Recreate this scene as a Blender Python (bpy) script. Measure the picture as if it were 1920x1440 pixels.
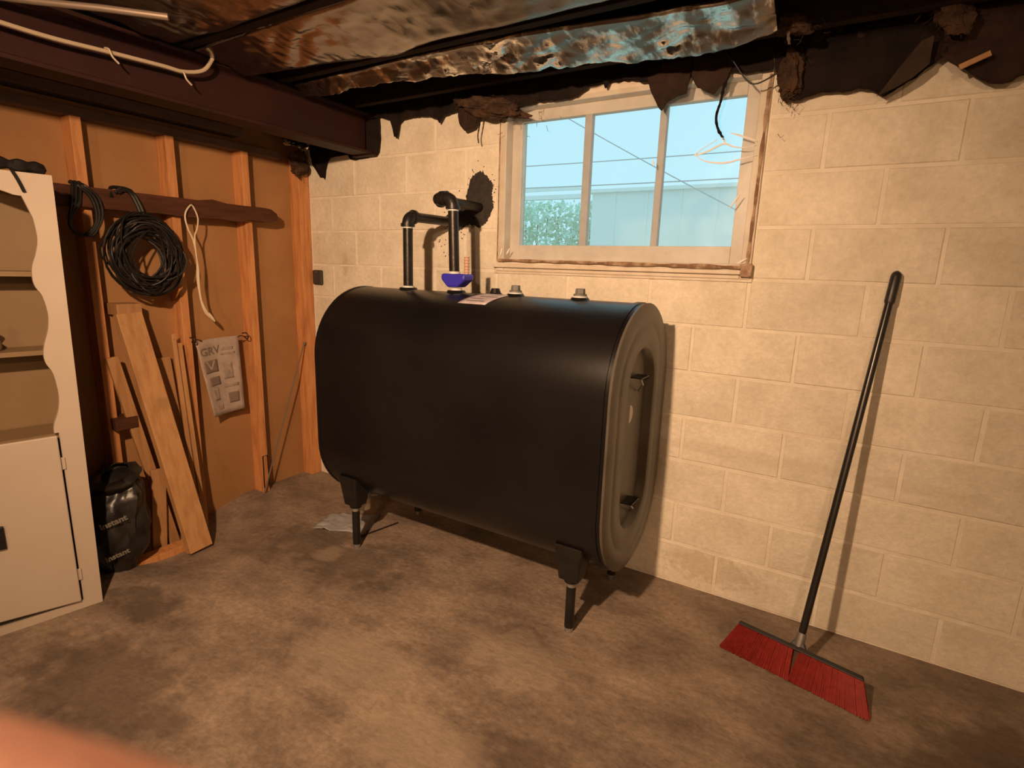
import bpy, bmesh, math, random
from mathutils import Vector, Matrix, noise as mnoise
random.seed(7)
for o in list(bpy.data.objects): bpy.data.objects.remove(o)
SC = bpy.context.scene
COL = SC.collection
V = Vector

# ------------------------------------------------------------------ camera
CAM = V((2.9835, -2.4201, 1.4374))
yaw, pitch, roll = -0.5394, 0.2093, 0.0318
fwd = V((math.sin(yaw)*math.cos(pitch), math.cos(yaw)*math.cos(pitch), -math.sin(pitch)))
rt = V((math.cos(yaw), -math.sin(yaw), 0)); up = rt.cross(fwd)
R = rt*math.cos(roll) + up*math.sin(roll); U = -rt*math.sin(roll) + up*math.cos(roll)
cd = bpy.data.cameras.new('camera'); cam = bpy.data.objects.new('camera', cd); COL.objects.link(cam)
cam.matrix_world = Matrix(((R.x, U.x, -fwd.x, CAM.x), (R.y, U.y, -fwd.y, CAM.y), (R.z, U.z, -fwd.z, CAM.z), (0, 0, 0, 1)))
cd.sensor_fit = 'HORIZONTAL'; cd.sensor_width = 36.0; cd.lens = 36.0*1020.75/1920
cd.clip_start = 0.008; cd.clip_end = 100
cd.dof.use_dof = True; cd.dof.focus_distance = 2.9; cd.dof.aperture_fstop = 7.6
SC.camera = cam

# ------------------------------------------------------------------ world, bulb, exposure
w = bpy.data.worlds.new('overcast_sky'); SC.world = w; w.use_nodes = True
bg = w.node_tree.nodes['Background']; bg.inputs['Color'].default_value = (0.52, 1.0, 1.14, 1); bg.inputs['Strength'].default_value = 1.05
ld = bpy.data.lights.new('flood_lamp', 'SPOT'); ld.energy = 340; ld.color = (1.0, 0.62, 0.36); ld.shadow_soft_size = 0.035
ld.spot_size = math.radians(116); ld.spot_blend = 1.0            # a reflector flood bulb: bright core, soft edge
lo = bpy.data.objects.new('flood_lamp', ld); COL.objects.link(lo); lo.location = (2.25, -2.65, 2.12)
lo.rotation_euler = V((-0.350, 0.830, -0.435)).to_track_quat('-Z', 'Y').to_euler()
l3 = bpy.data.lights.new('added_flood_spill', 'POINT'); l3.energy = 36; l3.color = (1.0, 0.62, 0.36); l3.shadow_soft_size = 0.035     # sideways spill of the flood bulb, added to light the hand
o3 = bpy.data.objects.new('added_flood_spill', l3); COL.objects.link(o3); o3.location = (2.25, -2.65, 2.12)
l2 = bpy.data.lights.new('far_bulb', 'POINT'); l2.energy = 112; l2.color = (1.0, 0.60, 0.34); l2.shadow_soft_size = 0.06      # second cellar bulb behind the photographer
o2 = bpy.data.objects.new('far_bulb', l2); COL.objects.link(o2); o2.location = (3.5, -5.0, 2.15)
SC.view_settings.view_transform = 'Standard'; SC.view_settings.look = 'None'
SC.view_settings.exposure = 0.0; SC.view_settings.gamma = 1.0
SC.view_settings.use_curve_mapping = False

# ------------------------------------------------------------------ materials
MATS = {}
def material(name, col, rough=0.7, metal=0.0, col2=None, nscale=6.0, stretch=(1, 1, 1), bump=0.0, bscale=60.0, contrast=(0.35, 0.65),
             spec=0.5, rand=0.0, detail=6.0, coat=0.0, rough2=None, bdist=0.01, fine=0.0):
    m = bpy.data.materials.new(name); m.use_nodes = True; nt = m.node_tree; N = nt.nodes; L = nt.links
    b = N['Principled BSDF']; b.inputs['Roughness'].default_value = rough; b.inputs['Metallic'].default_value = metal
    b.inputs['Specular IOR Level'].default_value = spec; b.inputs['Coat Weight'].default_value = coat
    b.inputs['Base Color'].default_value = (*col, 1)
    geo = N.new('ShaderNodeNewGeometry')
    mp = N.new('ShaderNodeMapping'); mp.inputs['Scale'].default_value = stretch; L.new(geo.outputs['Position'], mp.inputs['Vector'])
    m['geo'] = geo.name; m['map'] = mp.name
    last = None
    if col2 is not None:
        nz = N.new('ShaderNodeTexNoise'); nz.inputs['Scale'].default_value = nscale; nz.inputs['Detail'].default_value = detail
        nz.inputs['Roughness'].default_value = 0.6
        L.new(mp.outputs[0], nz.inputs['Vector'])
        rp = N.new('ShaderNodeMapRange'); rp.inputs[1].default_value = contrast[0]; rp.inputs[2].default_value = contrast[1]
        L.new(nz.outputs['Fac'], rp.inputs[0])
        mx = N.new('ShaderNodeMix'); mx.data_type = 'RGBA'; mx.inputs[6].default_value = (*col, 1); mx.inputs[7].default_value = (*col2, 1)
        L.new(rp.outputs[0], mx.inputs[0]); last = mx.outputs[2]
        if rough2 is not None:
            rr = N.new('ShaderNodeMapRange'); rr.inputs[3].default_value = rough; rr.inputs[4].default_value = rough2
            L.new(rp.outputs[0], rr.inputs[0]); L.new(rr.outputs[0], b.inputs['Roughness'])
    if fine > 0 and last:
        fn = N.new('ShaderNodeTexNoise'); fn.inputs['Scale'].default_value = 38; fn.inputs['Detail'].default_value = 8; fn.inputs['Roughness'].default_value = .75; L.new(geo.outputs['Position'], fn.inputs['Vector'])
        fr = N.new('ShaderNodeMapRange'); fr.inputs[1].default_value = .3; fr.inputs[2].default_value = .7; fr.inputs[3].default_value = 1-fine; fr.inputs[4].default_value = 1+fine; L.new(fn.outputs['Fac'], fr.inputs[0])
        fh = N.new('ShaderNodeHueSaturation'); L.new(fr.outputs[0], fh.inputs['Value']); L.new(last, fh.inputs['Color']); last = fh.outputs[0]
    if rand > 0:
        oi = N.new('ShaderNodeObjectInfo'); mr = N.new('ShaderNodeMapRange'); mr.inputs[3].default_value = 1-rand; mr.inputs[4].default_value = 1+rand
        L.new(oi.outputs['Random'], mr.inputs[0])
        hs = N.new('ShaderNodeHueSaturation'); L.new(mr.outputs[0], hs.inputs['Value'])
        if last: L.new(last, hs.inputs['Color'])
        else: hs.inputs['Color'].default_value = (*col, 1)
        last = hs.outputs[0]
    if last: L.new(last, b.inputs['Base Color'])
    if bump > 0:
        bn = N.new('ShaderNodeTexNoise'); bn.inputs['Scale'].default_value = bscale; bn.inputs['Detail'].default_value = 5
        L.new(mp.outputs[0], bn.inputs['Vector'])
        bp = N.new('ShaderNodeBump'); bp.inputs['Strength'].default_value = bump; bp.inputs['Distance'].default_value = bdist
        L.new(bn.outputs['Fac'], bp.inputs['Height']); L.new(bp.outputs[0], b.inputs['Normal'])
    MATS[name] = m
    return m

def add_spots(m, spots, col, amount=1.0, wob=12.0):
    """stains and painted shade with a shape of their own: spots = [(x,y,z,rx,ry,rz)]"""
    nt = m.node_tree; N = nt.nodes; L = nt.links; b = N['Principled BSDF']
    geo = N[m['geo']]
    src = b.inputs['Base Color'].links[0].from_socket
    nz = N.new('ShaderNodeTexNoise'); nz.inputs['Scale'].default_value = wob; nz.inputs['Detail'].default_value = 5
    L.new(geo.outputs['Position'], nz.inputs['Vector'])
    prev = None
    for (x, y, z, rx, ry, rz) in spots:
        mp = N.new('ShaderNodeMapping'); mp.vector_type = 'TEXTURE'
        mp.inputs['Location'].default_value = (x, y, z); mp.inputs['Scale'].default_value = (rx, ry, rz)
        L.new(geo.outputs['Position'], mp.inputs['Vector'])
        ln = N.new('ShaderNodeVectorMath'); ln.operation = 'LENGTH'; L.new(mp.outputs[0], ln.inputs[0])
        ad = N.new('ShaderNodeMath'); ad.operation = 'MULTIPLY_ADD'; ad.inputs[1].default_value = 1.8; L.new(nz.outputs['Fac'], ad.inputs[0]); L.new(ln.outputs['Value'], ad.inputs[2])
        mr = N.new('ShaderNodeMapRange'); mr.inputs[1].default_value = 1.95; mr.inputs[2].default_value = 1.35; mr.interpolation_type = 'SMOOTHSTEP'
        mr.inputs[3].default_value = 0; mr.inputs[4].default_value = amount
        L.new(ad.outputs[0], mr.inputs[0])
        if prev is None: prev = mr.outputs[0]
        else:
            mxm = N.new('ShaderNodeMath'); mxm.operation = 'MAXIMUM'; L.new(prev, mxm.inputs[0]); L.new(mr.outputs[0], mxm.inputs[1]); prev = mxm.outputs[0]
    mx = N.new('ShaderNodeMix'); mx.data_type = 'RGBA'; L.new(prev, mx.inputs[0]); L.new(src, mx.inputs[6]); mx.inputs[7].default_value = (*col, 1)
    L.new(mx.outputs[2], b.inputs['Base Color'])

def clear_mat(name, diffuse, gloss, tint=(0.95, 0.98, 1.0), rough=0.12, dcol=(0.8, 0.8, 0.8), bump=0.0, bscale=8):
    m = bpy.data.materials.new(name); m.use_nodes = True; nt = m.node_tree; N = nt.nodes; L = nt.links
    N.remove(N['Principled BSDF']); out = N['Material Output']
    tr = N.new('ShaderNodeBsdfTransparent'); tr.inputs[0].default_value = (*tint, 1)
    df = N.new('ShaderNodeBsdfDiffuse'); df.inputs[0].default_value = (*dcol, 1)
    gl = N.new('ShaderNodeBsdfGlossy'); gl.inputs['Roughness'].default_value = rough; gl.inputs[0].default_value = (1, 1, 1, 1)
    m1 = N.new('ShaderNodeMixShader'); m1.inputs[0].default_value = diffuse; L.new(tr.outputs[0], m1.inputs[1]); L.new(df.outputs[0], m1.inputs[2])
    m2 = N.new('ShaderNodeMixShader'); L.new(m1.outputs[0], m2.inputs[1]); L.new(gl.outputs[0], m2.inputs[2])
    fr = N.new('ShaderNodeFresnel'); fr.inputs[0].default_value = 1.3
    mu = N.new('ShaderNodeMath'); mu.operation = 'MULTIPLY'; mu.inputs[1].default_value = gloss; L.new(fr.outputs[0], mu.inputs[0]); L.new(mu.outputs[0], m2.inputs[0])
    if bump:
        geo = N.new('ShaderNodeNewGeometry'); bn = N.new('ShaderNodeTexNoise'); bn.inputs['Scale'].default_value = bscale
        L.new(geo.outputs['Position'], bn.inputs['Vector']); bp = N.new('ShaderNodeBump'); bp.inputs['Strength'].default_value = bump; bp.inputs['Distance'].default_value = .02
        L.new(bn.outputs['Fac'], bp.inputs['Height']); L.new(bp.outputs[0], gl.inputs['Normal'])
    L.new(m2.outputs[0], out.inputs[0]); MATS[name] = m
    return m

M = MATS
material('block_paint', (0.60, 0.55, 0.44), 0.75, col2=(0.72, 0.67, 0.56), nscale=5, bump=0.35, bscale=55, rand=0.05, detail=9, fine=.12)
material('mortar_paint', (0.76, 0.71, 0.60), 0.8, col2=(0.66, 0.60, 0.49), nscale=9, bump=0.3, bscale=90)
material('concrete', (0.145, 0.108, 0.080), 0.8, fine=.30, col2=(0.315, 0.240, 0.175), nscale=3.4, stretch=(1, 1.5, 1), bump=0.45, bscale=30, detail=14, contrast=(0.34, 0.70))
material('fiberboard', (0.30, 0.150, 0.055), 0.75, col2=(0.36, 0.185, 0.072), nscale=3, bump=0.05, bscale=200)
material('stud_wood', (0.56, 0.255, 0.095), 0.65, col2=(0.36, 0.140, 0.048), nscale=5, stretch=(7, 7, 0.8), bump=0.1, bscale=20, contrast=(.42, .7), rand=0.06)
material('dark_wood', (0.055, 0.020, 0.011), 0.7, spec=0.2, col2=(0.09, 0.034, 0.018), nscale=6, stretch=(6, 1, 6), bump=0.15, bscale=30)
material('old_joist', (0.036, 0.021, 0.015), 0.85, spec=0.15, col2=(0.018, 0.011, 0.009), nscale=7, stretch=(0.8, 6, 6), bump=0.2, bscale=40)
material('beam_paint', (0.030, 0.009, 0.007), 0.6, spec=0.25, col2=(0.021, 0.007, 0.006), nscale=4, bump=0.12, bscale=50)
material('pine', (0.43, 0.235, 0.10), 0.6, col2=(0.33, 0.165, 0.066), nscale=4, stretch=(9, 9, 0.8), bump=0.05, bscale=20, contrast=(.42, .68), rand=0.08)
material('cabinet_paint', (0.46, 0.395, 0.325), 0.45, col2=(0.435, 0.37, 0.30), nscale=4, bump=0.04, bscale=120)
material('cabinet_inside', (0.21, 0.14, 0.068), 0.6, col2=(0.185, 0.12, 0.058), nscale=5)
material('tank_black', (0.0055, 0.005, 0.0055), 0.32, spec=0.35, col2=(0.008, 0.007, 0.007), nscale=3, bump=0.02, bscale=30)
material('tank_dusty', (0.105, 0.092, 0.072), 0.42, col2=(0.075, 0.065, 0.052), nscale=6, bump=0.03, bscale=40)
material('iron_black', (0.012, 0.011, 0.010), 0.38, col2=(0.022, 0.019, 0.017), nscale=14, bump=0.08, bscale=80, metal=0.3)
material('zinc', (0.50, 0.50, 0.50), 0.4, metal=0.85, col2=(0.34, 0.34, 0.35), nscale=30)
material('plug_grey', (0.17, 0.165, 0.155), 0.6, col2=(0.13, 0.125, 0.12), nscale=30)
material('plate_wood', (0.12, 0.072, 0.052), 0.8, col2=(0.08, 0.046, 0.034), nscale=6, stretch=(6, 1, 6))
material('thread_tape', (0.62, 0.62, 0.60), 0.5)
material('blue_plastic', (0.035, 0.030, 0.42), 0.4)
material('gauge_clear', (0.42, 0.22, 0.14), 0.25, col2=(0.55, 0.40, 0.30), nscale=200, stretch=(0, 0, 1))
material('sticker', (0.50, 0.45, 0.48), 0.5, col2=(0.40, 0.33, 0.36), nscale=30)
material('grey_print', (0.20, 0.17, 0.18), 0.6)
material('filter_white', (0.72, 0.66, 0.55), 0.45)
material('foil', (0.30, 0.27, 0.25), 0.20, metal=1.0, col2=(0.17, 0.145, 0.125), nscale=1.7, detail=3, rough2=0.34, contrast=(.38, .66))
def foil_crinkle(m):
    nt = m.node_tree; N = nt.nodes; L = nt.links; prev = None
    for sc, st, ds, rot in ((5, .22, .03, .5), (15, .16, .014, -.3)):
        mp = N.new('ShaderNodeMapping'); mp.inputs['Rotation'].default_value = (0, 0, rot); mp.inputs['Scale'].default_value = (1.5, .8, 1)
        L.new(N[m['geo']].outputs['Position'], mp.inputs['Vector'])
        vo = N.new('ShaderNodeTexVoronoi'); vo.inputs['Scale'].default_value = sc; L.new(mp.outputs[0], vo.inputs['Vector'])
        bp = N.new('ShaderNodeBump'); bp.inputs['Strength'].default_value = st; bp.inputs['Distance'].default_value = ds
        L.new(vo.outputs['Distance'], bp.inputs['Height'])
        if prev: L.new(prev, bp.inputs['Normal'])
        prev = bp.outputs[0]
    L.new(prev, N['Principled BSDF'].inputs['Normal'])
foil_crinkle(M['foil'])
material('foil_bright', (0.80, 0.79, 0.77), 0.11, metal=1.0, col2=(0.20, 0.165, 0.14), nscale=7, stretch=(1.6, .7, 1), detail=4, rough2=0.36, contrast=(.40, .52))  # bright streaks in the colour stand in for highlights; the dull tone is dust
foil_crinkle(M['foil_bright'])
material('tar_paper', (0.009, 0.007, 0.0065), 0.85, spec=0.1, col2=(0.018, 0.012, 0.010), nscale=9, bump=0.3, bscale=50)
material('brown_paper', (0.038, 0.022, 0.017), 0.8, spec=0.1, col2=(0.020, 0.012, 0.010), nscale=10, bump=0.25, bscale=50)
material('flap_paper', (0.050, 0.033, 0.025), 0.8, spec=0.15, col2=(0.030, 0.020, 0.015), nscale=12)
material('fibre', (0.075, 0.043, 0.027), 0.95, spec=0.1, col2=(0.03, 0.018, 0.013), nscale=20, bump=0.6, bscale=60)
material('white_paint', (0.66, 0.60, 0.50), 0.55, col2=(0.54, 0.46, 0.36), nscale=9, bump=0.1, bscale=60)
material('sash_paint', (0.62, 0.58, 0.52), 0.5, col2=(0.52, 0.47, 0.40), nscale=12, bump=0.1, bscale=60)
material('grime', (0.20, 0.115, 0.065), 0.8, col2=(0.42, 0.30, 0.20), nscale=22, contrast=(.42, .6))
material('soot', (0.022, 0.019, 0.017), 0.9, col2=(0.04, 0.033, 0.028), nscale=40, bump=0.8, bscale=120)
material('cable_white', (0.42, 0.34, 0.24), 0.5)
material('cord_white', (0.62, 0.52, 0.38), 0.6)
material('cable_black', (0.013, 0.011, 0.010), 0.5, spec=0.3)
material('conduit', (0.20, 0.155, 0.12), 0.45, metal=0.3)
material('paper_print', (0.40, 0.32, 0.275), 0.7, col2=(0.30, 0.23, 0.19), nscale=12)
material('ink', (0.17, 0.12, 0.095), 0.8)
material('ink_soft', (0.23, 0.17, 0.135), 0.8, col2=(0.34, 0.27, 0.23), nscale=40)
material('nail_iron', (0.035, 0.025, 0.02), 0.5, metal=0.6)
material('sack_black', (0.010, 0.009, 0.008), 0.35, col2=(0.030, 0.027, 0.024), nscale=8, bump=0.3, bscale=20)
material('sack_print', (0.16, 0.145, 0.12), 0.5)
material('rag', (0.33, 0.33, 0.345), 0.9, col2=(0.28, 0.28, 0.29), nscale=12, bump=0.2, bscale=150)
material('broom_red', (0.30, 0.030, 0.022), 0.65, spec=0.3, col2=(0.22, 0.022, 0.017), nscale=60)
material('broom_black', (0.020, 0.018, 0.017), 0.4)
material('handle_black', (0.018, 0.016, 0.015), 0.25)
material('dark_metal', (0.030, 0.027, 0.022), 0.6, col2=(0.05, 0.045, 0.036), nscale=30, bump=.2)
material('gauze', (0.08, 0.065, 0.05), 0.8)
material('shadow_gap', (0.10, 0.075, 0.055), 0.8)
material('skin', (0.86, 0.43, 0.30), 0.5, col2=(0.80, 0.39, 0.27), nscale=60, bump=0.1, bscale=300)
material('leaf', (0.45, 0.80, 0.62), 0.6, col2=(0.70, 0.95, 0.85), nscale=3)
material('grass', (0.40, 0.48, 0.38), 0.9, col2=(0.48, 0.55, 0.44), nscale=3)
material('siding', (0.93, 0.95, 0.93), 0.7, col2=(0.89, 0.92, 0.91), nscale=2)
material('white_rail', (0.95, 0.96, 0.95), 0.6)
material('wire_grey', (0.45, 0.50, 0.52), 0.6)
material('muntin_backlit', (0.40, 0.42, 0.43), 0.55, col2=(0.34, 0.35, 0.35), nscale=14)  # greyed to put the bars' backlit, hazy look into their colour
clear_mat('pane_glass', 0.02, 0.5, rough=0.03)
clear_mat('film', 0.15, 0.45, tint=(0.96, 0.97, 0.97), rough=0.32, dcol=(0.55, 0.53, 0.50), bump=0.25, bscale=7)
clear_mat('crease_highlight', 0.9, 4.0, rough=0.15, dcol=(1.0, 1.0, 1.0))  # white ridges stand in for highlights on the film's wrinkles
add_spots(M['concrete'], [(1.08, -0.72, 0, .34, .20, 1), (0.78, -.70, 0, .32, .22, 1), (2.05, -.74, 0, .2, .1, 1), (3.45, -.62, 0, .24, .16, 1), (3.25, -.80, 0, .20, .12, 1), (3.62, -.42, 0, .28, .22, 1), (3.5, -1.0, 0, .5, .22, 1), (0.62, -1.45, 0, .25, .12, 1), (1.0, -1.75, 0, .5, .22, 1), (2.35, -1.25, 0, .22, .16, 1)], (0.075, 0.053, 0.038), 0.62)  # stains, and at the far right the photographer's shadow painted into the floor
add_spots(M['concrete'], [(0.93, -.72, 0, .10, .09, 1), (2.1, -.85, 0, .25, .16, 1), (1.6, -1.2, 0, .35, .2, 1), (2.05, -1.35, 0, .3, .18, 1)], (0.33, 0.26, 0.19), 0.5)
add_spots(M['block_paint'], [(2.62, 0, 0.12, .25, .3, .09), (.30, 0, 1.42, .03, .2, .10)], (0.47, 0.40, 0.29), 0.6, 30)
add_spots(M['block_paint'], [(2.7, 0, .685, .50, .3, .035), (3.3, 0, .68, .30, .3, .03), (.93, 0, 2.07, .12, .3, .12)], (0.50, 0.44, 0.33), 0.35, 9)
add_spots(M['pine'], [(.14, -1.06, .73, .06, .035, .04)], (0.30, 0.17, 0.075), 0.7)

# ------------------------------------------------------------------ mesh helpers
ORG = {}
def basis(d):
    d = d.normalized(); a = V((0, 0, 1)) if abs(d.z) < .9 else V((1, 0, 0))
    x = d.cross(a).normalized(); return x, d.cross(x).normalized(), d

class MB:
    def __init__(s): s.v = []; s.f = []
    def add(s, vs, fs):
        n = len(s.v); s.v += [V(p) for p in vs]; s.f += [tuple(i+n for i in f) for f in fs]; return s
    def box(s, x0, x1, y0, y1, z0, z1):
        return s.hexa([(x0, y0, z0), (x1, y0, z0), (x1, y1, z0), (x0, y1, z0), (x0, y0, z1), (x1, y0, z1), (x1, y1, z1), (x0, y1, z1)])
    def hexa(s, p): return s.add(p, [(3, 2, 1, 0), (4, 5, 6, 7), (0, 1, 5, 4), (1, 2, 6, 5), (2, 3, 7, 6), (3, 0, 4, 7)])
    def bar(s, p0, p1, wdir, wdt, thk):
        p0, p1 = V(p0), V(p1); d = (p1-p0).normalized(); a = V(wdir); a = (a-d*a.dot(d)).normalized(); b = d.cross(a)
        q = [p + a*i*wdt/2 + b*j*thk/2 for p in (p0, p1) for i, j in ((-1, -1), (1, -1), (1, 1), (-1, 1))]
        return s.hexa(q)
    def tube(s, pts, rad, n=10, cap=True):
        pts = [V(p) for p in pts]; k = len(pts); rr = rad if isinstance(rad, (list, tuple)) else [rad]*k
        x, y, _ = basis(pts[1]-pts[0]); vs = []
        for i, p in enumerate(pts):
            t = (pts[min(i+1, k-1)]-pts[max(i-1, 0)]).normalized()
            x = (x-t*x.dot(t)).normalized(); y = t.cross(x)
            vs += [p+(x*math.cos(a)+y*math.sin(a))*rr[i] for a in [2*math.pi*j/n for j in range(n)]]
        fs = [(i*n+j, i*n+(j+1) % n, (i+1)*n+(j+1) % n, (i+1)*n+j) for i in range(k-1) for j in range(n)]
        if cap: fs += [tuple(range(n-1, -1, -1)), tuple(range((k-1)*n, k*n))]
        return s.add(vs, fs)
    def cyl(s, p0, p1, r0, r1=None, n=20): return s.tube([p0, p1], [r0, r0 if r1 is None else r1], n)
    def grid(s, P):
        r, c = len(P), len(P[0])
        return s.add([p for row in P for p in row], [(i*c+j, i*c+j+1, (i+1)*c+j+1, (i+1)*c+j) for i in range(r-1) for j in range(c-1)])
    def prism(s, poly, f0, f1):
        """poly: list of 2d; f0/f1 map 2d->3d for two ends"""
        n = len(poly); return s.add([f0(p) for p in poly]+[f1(p) for p in poly], [tuple(range(n-1, -1, -1)), tuple(range(n, 2*n))]+[(i, (i+1) % n, n+(i+1) % n, n+i) for i in range(n)])
    def build(s, name, mat, parent=None, smooth=False, bevel=0, solid=0, flip=False, sub=0):
        me = bpy.data.meshes.new(name); org = ORG.get(parent.name, V((0, 0, 0))) if parent else V((0, 0, 0))
        me.from_pydata([tuple(p-org) for p in s.v], [], s.f); me.update()
        bm = bmesh.new(); bm.from_mesh(me); bmesh.ops.recalc_face_normals(bm, faces=bm.faces); bm.to_mesh(me); bm.free()
        me.materials.append(M[mat] if isinstance(mat, str) else mat)
        o = bpy.data.objects.new(name, me); COL.objects.link(o)
        if parent: o.parent = parent
        ORG[o.name] = org
        if smooth: me.polygons.foreach_set('use_smooth', [True]*len(me.polygons))
        if bevel:
            md = o.modifiers.new('bevel', 'BEVEL'); md.width = bevel; md.segments = 2; md.limit_method = 'ANGLE'
        if solid:
            md = o.modifiers.new('solid', 'SOLIDIFY'); md.thickness = solid; md.offset = 0
        if sub:
            md = o.modifiers.new('sub', 'SUBSURF'); md.levels = sub; md.render_levels = sub
        if smooth and not sub:
            try: me.set_sharp_from_angle(angle=math.radians(40))
            except Exception: pass
        return o

def tag(o, label, cat, group=None):
    o['label'] = label; o['category'] = cat
    if group: o['group'] = group
    return o
def thing(name, label, cat, loc, group=None):
    o = bpy.data.objects.new(name, None); COL.objects.link(o); o.location = loc; o.empty_display_size = .05; ORG[o.name] = V(loc)
    return tag(o, label, cat, group)
def struct(o): o['kind'] = 'structure'; return o
def smoothpath(pts, sub=6):
    pts = [V(p) for p in pts]; out = []
    for i in range(len(pts)-1):
        p0, p1, p2, p3 = pts[max(i-1, 0)], pts[i], pts[i+1], pts[min(i+2, len(pts)-1)]
        for k in range(sub):
            t = k/sub; out.append(.5*((2*p1)+(p2-p0)*t+(2*p0-5*p1+4*p2-p3)*t*t+(3*p1-p0-3*p2+p3)*t**3))
    return out+[pts[-1]]
def sst(a, b, x): t = min(max((x-a)/(b-a), 0), 1); return t*t*(3-2*t)
def nz(x, y, z=0, s=1.0): return mnoise.noise(V((x*s, y*s, z*s)))
def fz(x, y):
    dip = -.07*(1-sst(.05, .65, abs(x)))*sst(-.50, -.83, y)*(1-sst(-1.15, -1.45, y))
    amp = 1-sst(.25, 0.0, min(x, 3.0))*.5
    edge = min(1, max(0, (-y)/.3))*(1-.8*math.exp(-((x-.3)/.5)**2)*0)
    return dip + edge*amp*(.006*nz(x, y, 0, 2.3)+.0025*nz(x, y, 3, 9))
def text_mesh(txt, size, mat, name, mtx, parent, bold=.0, depth=.0006):
    cu = bpy.data.curves.new('txt', 'FONT'); cu.body = txt; cu.size = size; cu.extrude = depth; cu.offset = bold; cu.align_x = 'CENTER'; cu.align_y = 'CENTER'; cu.resolution_u = 3
    t = bpy.data.objects.new('txt', cu); COL.objects.link(t)
    dg = bpy.context.evaluated_depsgraph_get(); dg.update()
    me = bpy.data.meshes.new_from_object(t.evaluated_get(dg)); bpy.data.objects.remove(t)
    org = ORG.get(parent.name, V((0, 0, 0)))
    me.transform(Matrix.Translation(-org) @ mtx); me.materials.clear(); me.materials.append(M[mat])
    o = bpy.data.objects.new(name, me); COL.objects.link(o); o.parent = parent; ORG[o.name] = org
    return o

# ------------------------------------------------------------------ the shell
XR, YF = 5.2, -5.6      # right wall and the wall behind the camera
mb = MB(); nx, ny = 150, 150
P = []
for j in range(ny+1):
    y = YF+(.12-YF)*j/ny
    P.append([V((-.12+(XR+.12)*(i/nx)**1.15, y, fz(-.12+(XR+.12)*(i/nx)**1.15, y))) for i in range(nx+1)])
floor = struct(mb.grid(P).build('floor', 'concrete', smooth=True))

# back wall: recessed mortar bed (four boxes round the window opening) and the blocks
B, H, GAP = .4064, .2032, .0095
WX0, WX1, WZ0, WZ1 = 1.4224, 2.6416, 1.4224, 2.2352
mb = MB()
for a in [(-.12, WX0, 0, 2.44), (WX1, XR, 0, 2.44), (WX0, WX1, 0, WZ0), (WX0, WX1, WZ1, 2.44)]:
    mb.box(a[0], a[1], .0026, .20, a[2]-.12*(a[2] == 0), a[3])
wall_back = struct(mb.build('wall_back', 'mortar_paint'))
bmesh_cache = {}
def block_mesh(wd):
    k = round(wd, 3)
    if k not in bmesh_cache:
        b = MB(); hw, hh = wd/2-GAP/2, H/2-GAP/2; e = .0045
        b.add([(-hw, .03, -hh), (hw, .03, -hh), (hw, .03, hh), (-hw, .03, hh), (-hw, e, -hh), (hw, e, -hh), (hw, e, hh), (-hw, e, hh),
               (-hw+e, 0, -hh+e), (hw-e, 0, -hh+e), (hw-e, 0, hh-e), (-hw+e, 0, hh-e)],
              [(0, 1, 5, 4), (1, 2, 6, 5), (2, 3, 7, 6), (3, 0, 4, 7), (4, 5, 9, 8), (5, 6, 10, 9), (6, 7, 11, 10), (7, 4, 8, 11), (8, 9, 10, 11)])
        o = b.build('block', 'block_paint'); bmesh_cache[k] = o.data; bpy.data.objects.remove(o)
    return bmesh_cache[k]
for c in range(11):
    z = (c+.5)*H; off = 0 if c % 2 else -B/2
    x = off
    while x < 4.6:
        a, b_ = max(x, 0.0), x+B
        segs = [(a, b_)]
        if z > WZ0 and z < WZ1:
            segs = []
            if a < WX0-.01: segs.append((a, min(b_, WX0)))
            if b_ > WX1+.01: segs.append((max(a, WX1), b_))
        for (p, q) in segs:
            if q-p < .05: continue
            o = bpy.data.objects.new('block', block_mesh(q-p)); COL.objects.link(o); o.parent = wall_back
            o.location = ((p+q)/2, random.uniform(-.0012, .0012), z); o.rotation_euler.z = random.uniform(-.003, .003)
        x += B
# unseen walls that close the cellar
struct(MB().box(XR, XR+.2, YF, .2, -.1, 2.44).build('unseen_wall_right', 'mortar_paint'))
struct(MB().box(-.12, XR+.2, YF-.2, YF, -.1, 2.44).build('unseen_wall_rear', 'mortar_paint'))

# left partition: fibre board sheet with studs, plates and blocking
wall_left = struct(MB().box(-.105, -.09, YF, 0.003, -.16, 2.44).build('wall_left', 'fiberboard'))
for yR in [-.41, -.812, -1.205, -1.611, -2.017, -2.42, -2.83, -3.23]:
    MB().box(-.09, 0, yR-.042, yR, fz(0, yR-.02)-.005, 2.03).build('stud', 'stud_wood', wall_left, bevel=.002)
MB().box(-.09, -.003, -.078, -.001, 0, 2.06).build('stud', 'stud_wood', wall_left, bevel=.002)
MB().box(-.09, -.002, YF, -.20, 2.03, 2.07).build('top_plate', 'plate_wood', wall_left, bevel=.002)
MB().box(-.09, .012, YF, -.44, 2.105, 2.15).build('top_plate', 'plate_wood', wall_left, bevel=.002)
MB().box(-.06, .045, -1.235, -1.135, .602, .660).build('blocking', 'dark_wood', wall_left, bevel=.002)

# ceiling: subfloor and joists
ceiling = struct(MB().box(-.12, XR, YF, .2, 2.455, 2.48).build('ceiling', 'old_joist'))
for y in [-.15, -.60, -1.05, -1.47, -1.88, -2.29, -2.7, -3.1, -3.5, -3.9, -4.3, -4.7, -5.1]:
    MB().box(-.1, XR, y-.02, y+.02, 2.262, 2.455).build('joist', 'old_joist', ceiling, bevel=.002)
MB().box(-.1, XR, -.03, .2, 2.235, 2.455).build('rim_joist', 'old_joist', ceiling)

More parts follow.
